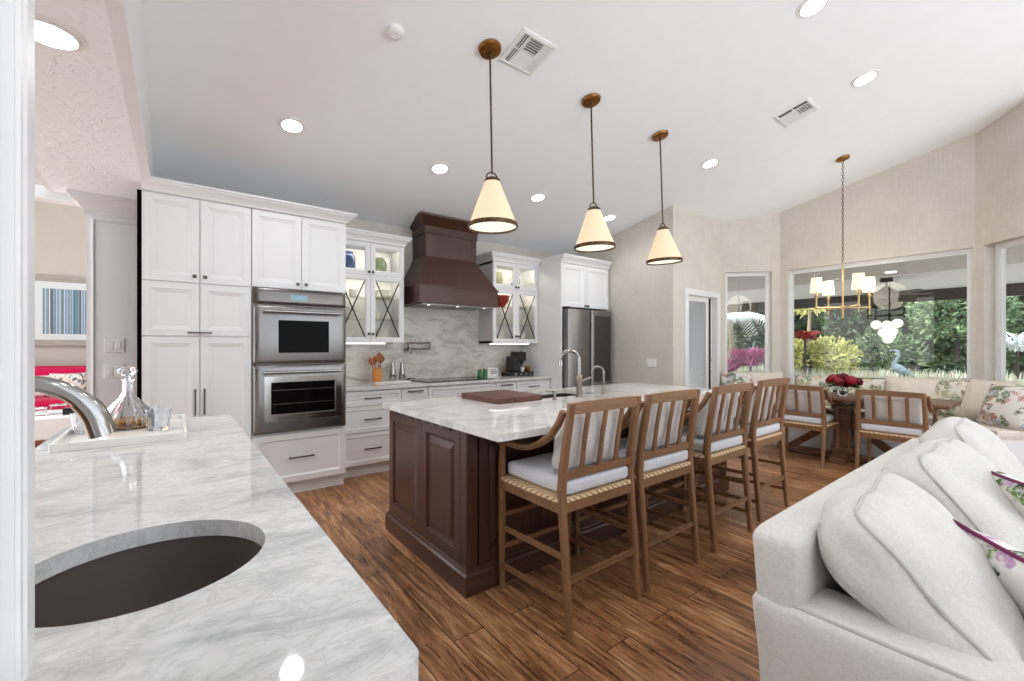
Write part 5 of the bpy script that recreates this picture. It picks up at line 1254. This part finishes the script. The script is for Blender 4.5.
def vent(label, x, y, kind):
    t = thing('ceiling_vent', label, 'vent'); on_ceiling(t, x, y)
    h = .145
    MB().ringframe((-h, -h, -.004), (1, 0, 0), (0, -1, 0), 2 * h, 2 * h, .028).v
    mb = MB(); mb.ringframe((-h, h, -.002), (1, 0, 0), (0, -1, 0), 2 * h, 2 * h, .026, [(0, -.004), (0, .006), (.018, .012), (.026, .009), (.026, -.004)]); mb.build('frame', 'plastic', t)
    MB().box(-h + .02, h - .02, -h + .02, h - .02, -.002, .0).build('duct_backing', 'dark', t)
    i0 = h - .026
    # cross bars dividing the grille into banks, then slats of each bank
    MB().box(-.063, -.055, -i0, i0, -.010, -.002).box(.055, .063, -i0, i0, -.010, -.002).box(-i0, i0, -.004, .004, -.010, -.002).build('cross_bar', 'plastic', t)
    banks = [(-i0, -.063, -i0, -.004, 'y'), (-i0, -.063, .004, i0, 'y'), (.063, i0, -i0, -.004, 'y'), (.063, i0, .004, i0, 'y'), (-.055, .055, -i0, -.004, 'x'), (-.055, .055, .004, i0, 'x')]
    for x0, x1, y0, y1, ax in banks:
        mb = MB()
        if ax == 'x':
            s_ = -1 if y1 < .01 else 1
            for j in range(6):
                yy = y0 + (y1 - y0) * (j + .5) / 6
                mb.bar((x0, yy, -.007), (x1, yy, -.007), .018, .0015, up=(0, .55 * s_, 1))
        else:
            s_ = -1 if x1 < 0 else 1
            for j in range(3):
                xx = x0 + (x1 - x0) * (j + .5) / 3
                mb.bar((xx, y0, -.007), (xx, y1, -.007), .018, .0015, up=(.55 * s_, 0, 1))
        mb.build('louvre', 'plastic', t)
vent('square white ceiling vent beside the nearest pendant', 1.90, 2.285, 0)
vent('square white ceiling vent between the downlights on the right of the ceiling', 4.51, 1.56, 1)
t = thing('smoke_detector', 'small round white smoke detector on the ceiling', 'smoke detector'); on_ceiling(t, 1.071, 2.568)
MB().lathe([(0, 0), (.052, 0), (.054, -.008), (.05, -.022), (.040, -.030), (.022, -.032), (.018, -.028), (0, -.028)], (0, 0, 0), 30).build('housing', 'plastic', t, True)
MB().lathe([(.0, -.0283), (.012, -.0283), (.012, -.031), (0, -.0315)], (0, 0, 0), 16).build('sensor', 'plastic', t, True)

# pendants over the island
def make_pendant(label):
    t = thing('pendant_light', label, 'pendant light', (0, 0, 0), 0, 'pendants over the island')
    c = MB(); c.lathe([(0, 0), (.075, 0), (.078, -.006), (.072, -.022), (.066, -.024), (.02, -.026), (0, -.026)], (0, 0, 0), 32)
    o = c.build('canopy', 'brass', t, True); o.rotation_euler = (-TILT, 0, 0)
    for sx_, sy_ in ((-.04, .02), (.04, -.02)):
        s_ = MB().lathe([(0, -.026), (.006, -.027), (.004, -.031), (0, -.032)], (sx_, sy_, 0), 10).build('screw', 'brass', o, True)
    H_ = 3.32 - 2.126
    MB().tube([(0, 0, -.02), (0, 0, -H_ + .36)], .0068, 10).build('rod', 'bronze', t, True)
    MB().lathe([(0, 0), (.010, 0), (.010, -.02), (0, -.022)], (0, 0, -.02), 12).build('collar', 'bronze', t, True)
    zt2, zb2 = -H_ + .31, -H_ + .0
    mb = MB(); mb.lathe([(0, zt2 + .032), (.016, zt2 + .03), (.05, zt2 + .012), (.054, zt2), (.052, zt2 - .006), (0, zt2 - .004)], (0, 0, 0), 28); mb.build('cap', 'bronze', t, True)
    for sg in (-1, 1): MB().tube([(sg * .045, 0, zt2 + .01), (sg * .042, 0, zt2 + .035), (sg * .022, 0, zt2 + .055), (0, 0, zt2 + .058)], .005, 8).build('yoke', 'bronze', t, True)
    MB().lathe([(.0505, zt2 - .003), (.160, zb2 + .02), (.1565, zb2 + .02), (.048, zt2 - .003)], (0, 0, 0), 44).build('shade', 'pend', t, True)
    mb = MB(); mb.lathe([(.158, zb2 + .026), (.1655, zb2 + .026), (.168, zb2 - .002), (.160, zb2 - .002)], (0, 0, 0), 44)
    bd = mb.build('band', 'bronze', t, True)
    for j in range(10):
        a_ = 2 * PI * j / 10; MB().lathe([(0, 0), (.005, 0), (.004, .004), (0, .005)], (0, 0, 0), 8).build('rivet', 'brass', bd).matrix_local = Matrix.Translation((.1665 * math.cos(a_), .1665 * math.sin(a_), zb2 + .012)) @ Matrix.Rotation(a_, 4, 'Z') @ Matrix.Rotation(PI / 2, 4, 'Y')
    MB().cyl((0, 0, zb2 + .010), (0, 0, zb2 + .016), .157, .157, 44).build('diffuser', 'pend_d', t)
    light('lamp_light', 'SPOT', (0, 0, zb2 - .01), 10, t, (1, .88, .7), spot_size=R(165), spot_blend=.7, shadow_soft_size=.14)
    return t
pend = [(1.655, 'pendant nearest the camera, hanging over the near end of the island'), (2.645, 'middle pendant over the island'), (3.60, 'pendant farthest along the island, by the papered wall')]
p0 = make_pendant(pend[0][1])
for i, (x, lb) in enumerate(pend):
    o = p0 if i == 0 else copy_tree(p0)
    o.location = (x, 2.38, CZ(2.38)); o['label'] = lb; o.rotation_euler = (0, R((-1.2, -2.3, -3.3)[i]), 0)

# brass chandelier over the dining table
cx_, cy_ = 6.0, 1.607
t = TH('chandelier', 'light brass four-arm chandelier with white linen shades over the dining table', 'chandelier', (cx_, cy_, CZ(cy_)))
cz_ = CZ(cy_)
o = MB().lathe([(0, 0), (.062, 0), (.066, -.006), (.060, -.022), (.02, -.028), (0, -.028)], (0, 0, 0), 28).build('canopy', 'brass', t.o, True); o.rotation_euler = (-TILT, 0, 0)
mb = MB(); z = cz_ - .03; i = 0
while z > 2.29:
    pts = []
    for j in range(10):
        a_ = 2 * PI * j / 10; u = .010 * math.cos(a_); w_ = .021 * math.sin(a_)
        pts.append((cx_ + (u if i % 2 else 0), cy_ + (0 if i % 2 else u), z - .018 + w_))
    mb.tube(pts, .0026, 6, closed=True); z -= .034; i += 1
t.part('chain', mb, 'bronze', smooth=True)
mb = MB(); mb.lathe([(0, 2.285), (.008, 2.28), (.008, 2.20), (.014, 2.19), (.009, 2.18), (.009, 1.80), (.02, 1.795), (.022, 1.775), (.02, 1.75), (.010, 1.74), (.009, 1.67), (.013, 1.66), (.008, 1.645), (0, 1.64)], (cx_, cy_, 0), 18); t.part('stem', mb, 'brass_l', smooth=True)
for sx_, sy_ in ((-1, 1), (1, 1), (-1, -1), (1, -1)):
    ex, ey = cx_ + sx_ * .20, cy_ + sy_ * .195
    a = t.part('arm', MB().tube([(cx_, cy_, 1.772), (ex, ey, 1.772)], .0085, 10), 'brass_l', smooth=True)
    t.part('candle', MB().lathe([(0, 1.69), (.006, 1.695), (.006, 1.76), (.014, 1.765), (.014, 1.785), (.008, 1.79), (.008, 1.88), (.018, 1.90), (.02, 1.91), (.010, 1.915), (.010, 2.0), (0, 2.0)], (ex, ey, 0), 14), 'brass_l', a, smooth=True)
    t.part('shade', MB().lathe([(.0625, 1.945), (.0505, 2.115), (.049, 2.115), (.061, 1.945)], (ex, ey, 0), 28), 'chand', a, smooth=True)
    t.part('bulb', MB().lathe([(0, 1.99), (.012, 2.0), (.02, 2.03), (.012, 2.06), (0, 2.065)], (ex, ey, 0), 12), 'pend_d', a, smooth=True)
light('lamp_light', 'POINT', (cx_ - cx_, 0, 2.05 - cz_), 14, t.o, (1, .9, .76), shadow_soft_size=.2)

# ================================================================== GARDEN AND LANAI
t = thing('downlight', 'square patio downlight in the taupe ceiling seen at the top of the large window', 'ceiling light', (9.6, 1.9, 2.60))
MB().lathe([(.075, -.012), (.08, -.004), (.098, -.005), (.1, -.001), (.1, .01), (.075, .02)], (0, 0, 0), 30).build('trim_ring', 'plastic', t, True)
MB().cyl((0, 0, -.0095), (0, 0, .0), .076, .076, 30).build('lens', 'lens', t)
light('lamp_light', 'SPOT', (0, 0, -.03), 60, t, (1, .98, .95), spot_size=R(160), spot_blend=.9, shadow_soft_size=.07)
t = TH('ceiling_fan', 'dark bronze ceiling fan on the covered patio seen through the large window', 'fan', (10.9, 2.22, 2.66))
c = (10.9, 2.22, 0)
t.part('mount', MB().lathe([(0, 2.66), (.09, 2.66), (.10, 2.61), (.10, 2.58), (.02, 2.57), (.02, 2.48), (.0, 2.48)], c, 20), 'dk_metal', smooth=True)
t.part('motor', MB().lathe([(0, 2.49), (.05, 2.48), (.12, 2.42), (.24, 2.36), (.25, 2.33), (.16, 2.30), (0, 2.29)], c, 24), 'dk_metal', smooth=True)
for i in range(5):
    a_ = 2 * PI * i / 5 + .3; d = Vector((math.cos(a_), math.sin(a_), 0))
    t.part('blade', MB().bar(Vector(c) + d * .2 + Z * 2.335, Vector(c) + d * .72 + Z * 2.335, .13, .012, up=(.15 * -d.y, .15 * d.x, 1)), 'dk_metal')
t = TH('disc_cluster', 'added cluster of six self-glowing white discs hung beyond the large window', 'lamp', (10.6, 2.14, 2.66))  # invented hanging discs, self-glowing, for white spots in the window pane
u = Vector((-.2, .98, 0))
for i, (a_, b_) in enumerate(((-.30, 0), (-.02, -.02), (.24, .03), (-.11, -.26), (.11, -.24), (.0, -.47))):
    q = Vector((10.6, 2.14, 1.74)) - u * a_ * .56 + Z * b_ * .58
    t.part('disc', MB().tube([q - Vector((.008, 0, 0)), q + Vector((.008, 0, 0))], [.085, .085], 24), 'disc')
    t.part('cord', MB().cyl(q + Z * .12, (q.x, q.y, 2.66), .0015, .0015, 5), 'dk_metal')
rn = random.Random(5)
def tree(name, label, x, y, h, rad, zc, mat, n, size, trunk=.09, cat='tree', tm='bark', group=None):
    t = TH(name, label, cat, (x, y, -.03), group)
    t.part('trunk', MB().tube([(x, y, -.03), (x + .08, y + .05, h * .35), (x, y + .1, h * .75)], [trunk, trunk * .8, trunk * .4], 8), tm, smooth=True)
    t.part('foliage', MB().leaves((x, y, zc), rad, n, size, rn), mat)
hz = [(20.5, -.6, 'hedge'), (20.2, 2.2, 'hedge2'), (20.8, 5.0, 'hedge'), (20.4, 7.8, 'hedge'), (20.6, 10.6, 'hedge2'), (20.3, 13.4, 'hedge'), (20.6, 16.2, 'hedge')]
hl = ['dark hedge tree at the right end beyond the bay', 'pale green tree beyond the right half of the large window', 'dark hedge tree behind the white discs', 'dark hedge tree behind the chandelier', 'pale green tree left behind the large window edge', 'dark hedge tree beyond the narrow window', 'dark hedge tree beyond the glass door']
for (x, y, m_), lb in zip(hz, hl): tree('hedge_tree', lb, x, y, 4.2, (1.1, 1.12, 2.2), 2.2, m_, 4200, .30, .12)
t = TH('boundary_hedge', 'tall dark boundary hedge at the back of the garden', 'hedge', (24, 6, -.03))
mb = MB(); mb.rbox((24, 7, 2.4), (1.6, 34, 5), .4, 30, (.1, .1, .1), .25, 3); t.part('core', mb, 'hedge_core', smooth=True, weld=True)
mb = MB()
for _ in range(7000):
    mb.leaves((23.1, rn.uniform(-3, 18), rn.uniform(.1, 4.9)), (.25, .3, .3), 1, .34, rn)
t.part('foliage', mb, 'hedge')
tree('leafy_tree', 'bright green tree in front of the dark hedge, right part of the large window', 18.6, 2.1, 3.4, (.9, 1.2, .9), 2.35, 'hedge2', 1500, .2, .07)
tree('leafy_shrub', 'loose green shrub below the white discs', 17.8, 3.7, 1.6, (.7, .8, .7), 1.2, 'hedge2', 900, .18, .04, 'shrub')
tree('lime_shrub', 'lime and yellow shrub left of the red flowers beyond the large window', 16.6, 4.75, 1.2, (.8, .75, .62), .95, 'lime_l', 1300, .16, .03, 'shrub')
tree('lime_shrub', 'lime and yellow shrub at the left frame of the large window', 16.2, 5.5, 1.2, (.6, .5, .55), 1.0, 'lime_l', 800, .16, .03, 'shrub')
tree('dark_shrub', 'dark rounded shrub beside the heron statue', 17.6, 2.0, .9, (.6, .55, .42), .5, 'hedge', 900, .14, .03, 'shrub')
def tuft(name, label, x, y, n, ln, wd, droop, mat, spread=.9, z0=0, cat='plant', h=1.0):
    t = TH(name, label, cat, (x, y, -.03)); mb = MB()
    for _ in range(n):
        a_ = rn.uniform(0, 2 * PI); mb.blade((x + rn.gauss(0, .1), y + rn.gauss(0, .1), z0 + rn.uniform(-.02, .1)), (math.cos(a_) * spread, math.sin(a_) * spread, h * rn.uniform(.6, 1.3)), ln * rn.uniform(.6, 1.1), wd, droop, 4)
    t.part('blades', mb, mat)
    if z0 > .1: t.part('stem', MB().tube([(x, y, -.03), (x, y, z0 + .1)], [.05, .03], 8), 'bark', smooth=True)
    return t
tuft('pink_grass', 'pink plumed grass behind the red flowers', 16.8, 4.05, 220, .95, .035, .35, 'pinkgr', .6)
tuft('pink_grass', 'pink plumed grass left of the heron statue', 16.6, 3.35, 180, .75, .035, .4, 'pinkgr', .7)
tuft('pink_grass', 'pale plumed grass at the right frame of the large window', 15.4, 1.75, 200, 1.05, .035, .35, 'pinkgr', .6)
tuft('red_cordyline', 'red cordyline by the left frame of the large window', 15.6, 5.15, 60, .6, .10, .4, 'red_l', .9, 1.55)
tuft('magenta_cordyline', 'magenta cordyline beyond the narrow window', 14.6, 6.35, 330, 1.0, .06, .3, 'mag_l', .8, .7)
tuft('magenta_cordyline', 'low magenta cordyline left in the narrow window', 14.4, 6.95, 240, .8, .055, .3, 'mag_l', .9, .5)
t = TH('palm', 'silvery palm fronds hanging in the narrow window', 'palm', (15.4, 7.4, -.03)); mb = MB()
for k_ in range(11):
    a_ = R(-160 + 32 * k_); d = Vector((math.cos(a_), math.sin(a_), .35)).normalized(); side = d.cross(Z).normalized()
    for i in range(22):
        q = i / 21; p = Vector((15.4, 7.4, 2.45)) + d * 1.9 * q - Z * 1.3 * q * q
        for sg in (-1, 1): mb.blade(p, d * .5 + side * sg - Z * .35, .5 * (1 - .55 * q), .045, .5, 3)
t.part('fronds', mb, 'palm'); t.part('trunk', MB().tube([(15.4, 7.4, -.03), (15.45, 7.35, 1.4), (15.4, 7.4, 2.5)], [.12, .09, .07], 10), 'bark_l', smooth=True)
tuft('banana_plant', 'yellow green broad leaved plant beyond the right window', 14.6, .95, 26, 1.1, .30, .5, 'lime_l', .8, .15)
tuft('fern_plant', 'blue green spiky plant beyond the right window', 16.4, .85, 90, 1.2, .06, .45, 'palm', .8, 1.2)
t = TH('garden_tree', 'slender tree with dark trunk at the left of the large window', 'tree', (16.0, 5.25, -.03))
t.part('trunk', MB().tube([(16.0, 5.25, -.03), (16.0, 5.22, .7), (16.05, 5.28, 1.2)], [.16, .13, .10], 10), 'bark', smooth=True)
t.part('branch', MB().tube([(16.05, 5.28, 1.15), (16.0, 5.18, 1.8), (16.0, 5.14, 2.7)], [.07, .05, .04], 8), 'bark_l', smooth=True)
t.part('foliage', MB().leaves((16.0, 5.3, 2.75), (.7, .7, .4), 350, .22, rn), 'lime_l')
# heron statue
t = TH('heron_statue', 'blue grey heron statue standing in the garden', 'statue', (15.8, 2.95, -.03)); hx, hy = 15.8, 2.95
t.part('body', MB().tube([(hx, hy - .32, .50), (hx, hy - .2, .56), (hx, hy - .05, .66), (hx, hy + .06, .76), (hx, hy + .10, .86), (hx, hy + .04, .98), (hx, hy + .0, 1.08), (hx, hy + .03, 1.18), (hx, hy + .09, 1.22)], [.02, .07, .12, .11, .06, .04, .035, .045, .03], 12), 'heron', smooth=True)
t.part('beak', MB().tube([(hx, hy + .10, 1.22), (hx, hy + .26, 1.19)], [.022, .003], 8), 'heron', smooth=True)
for sg in (-1, 1): t.part('leg', MB().tube([(hx + sg * .04, hy - .02, .62), (hx + sg * .04, hy, .30), (hx + sg * .05, hy - .03, -.03)], [.018, .013, .015], 8), 'heron', smooth=True)
mb = MB()
for i in range(5200): 
    x, y = rn.uniform(14.15, 17.6), rn.uniform(-.5, 9.0)
    a_ = rn.uniform(0, 2 * PI); mb.add([(x, y, -.03), (x + .05, y + .05, -.03), (x + .14 * math.cos(a_), y + .14 * math.sin(a_), rn.uniform(.42, .74))], [(0, 1, 2)])
tag(mb.build('ground_cover', 'grass'), 'pale ground cover grass along the patio edge', 'grass', kind='stuff')
for i, (x, y, s_, lb) in enumerate(((17.0, 1.55, .34, 'dark garden rock right of the heron statue'), (17.1, 2.5, .26, 'dark garden rock just beside the heron statue'))):
    mb = MB().rbox((0, 0, s_ * .55), (s_ * 2, s_ * 2.2, s_ * 1.4), s_ * .6, 8, (.05, .05, .05), .05, i + 2); o = mb.build('garden_rock', 'rock', None, True, angle=90, weld=True); o.location = (x, y, -.1); tag(o, lb, 'rock')
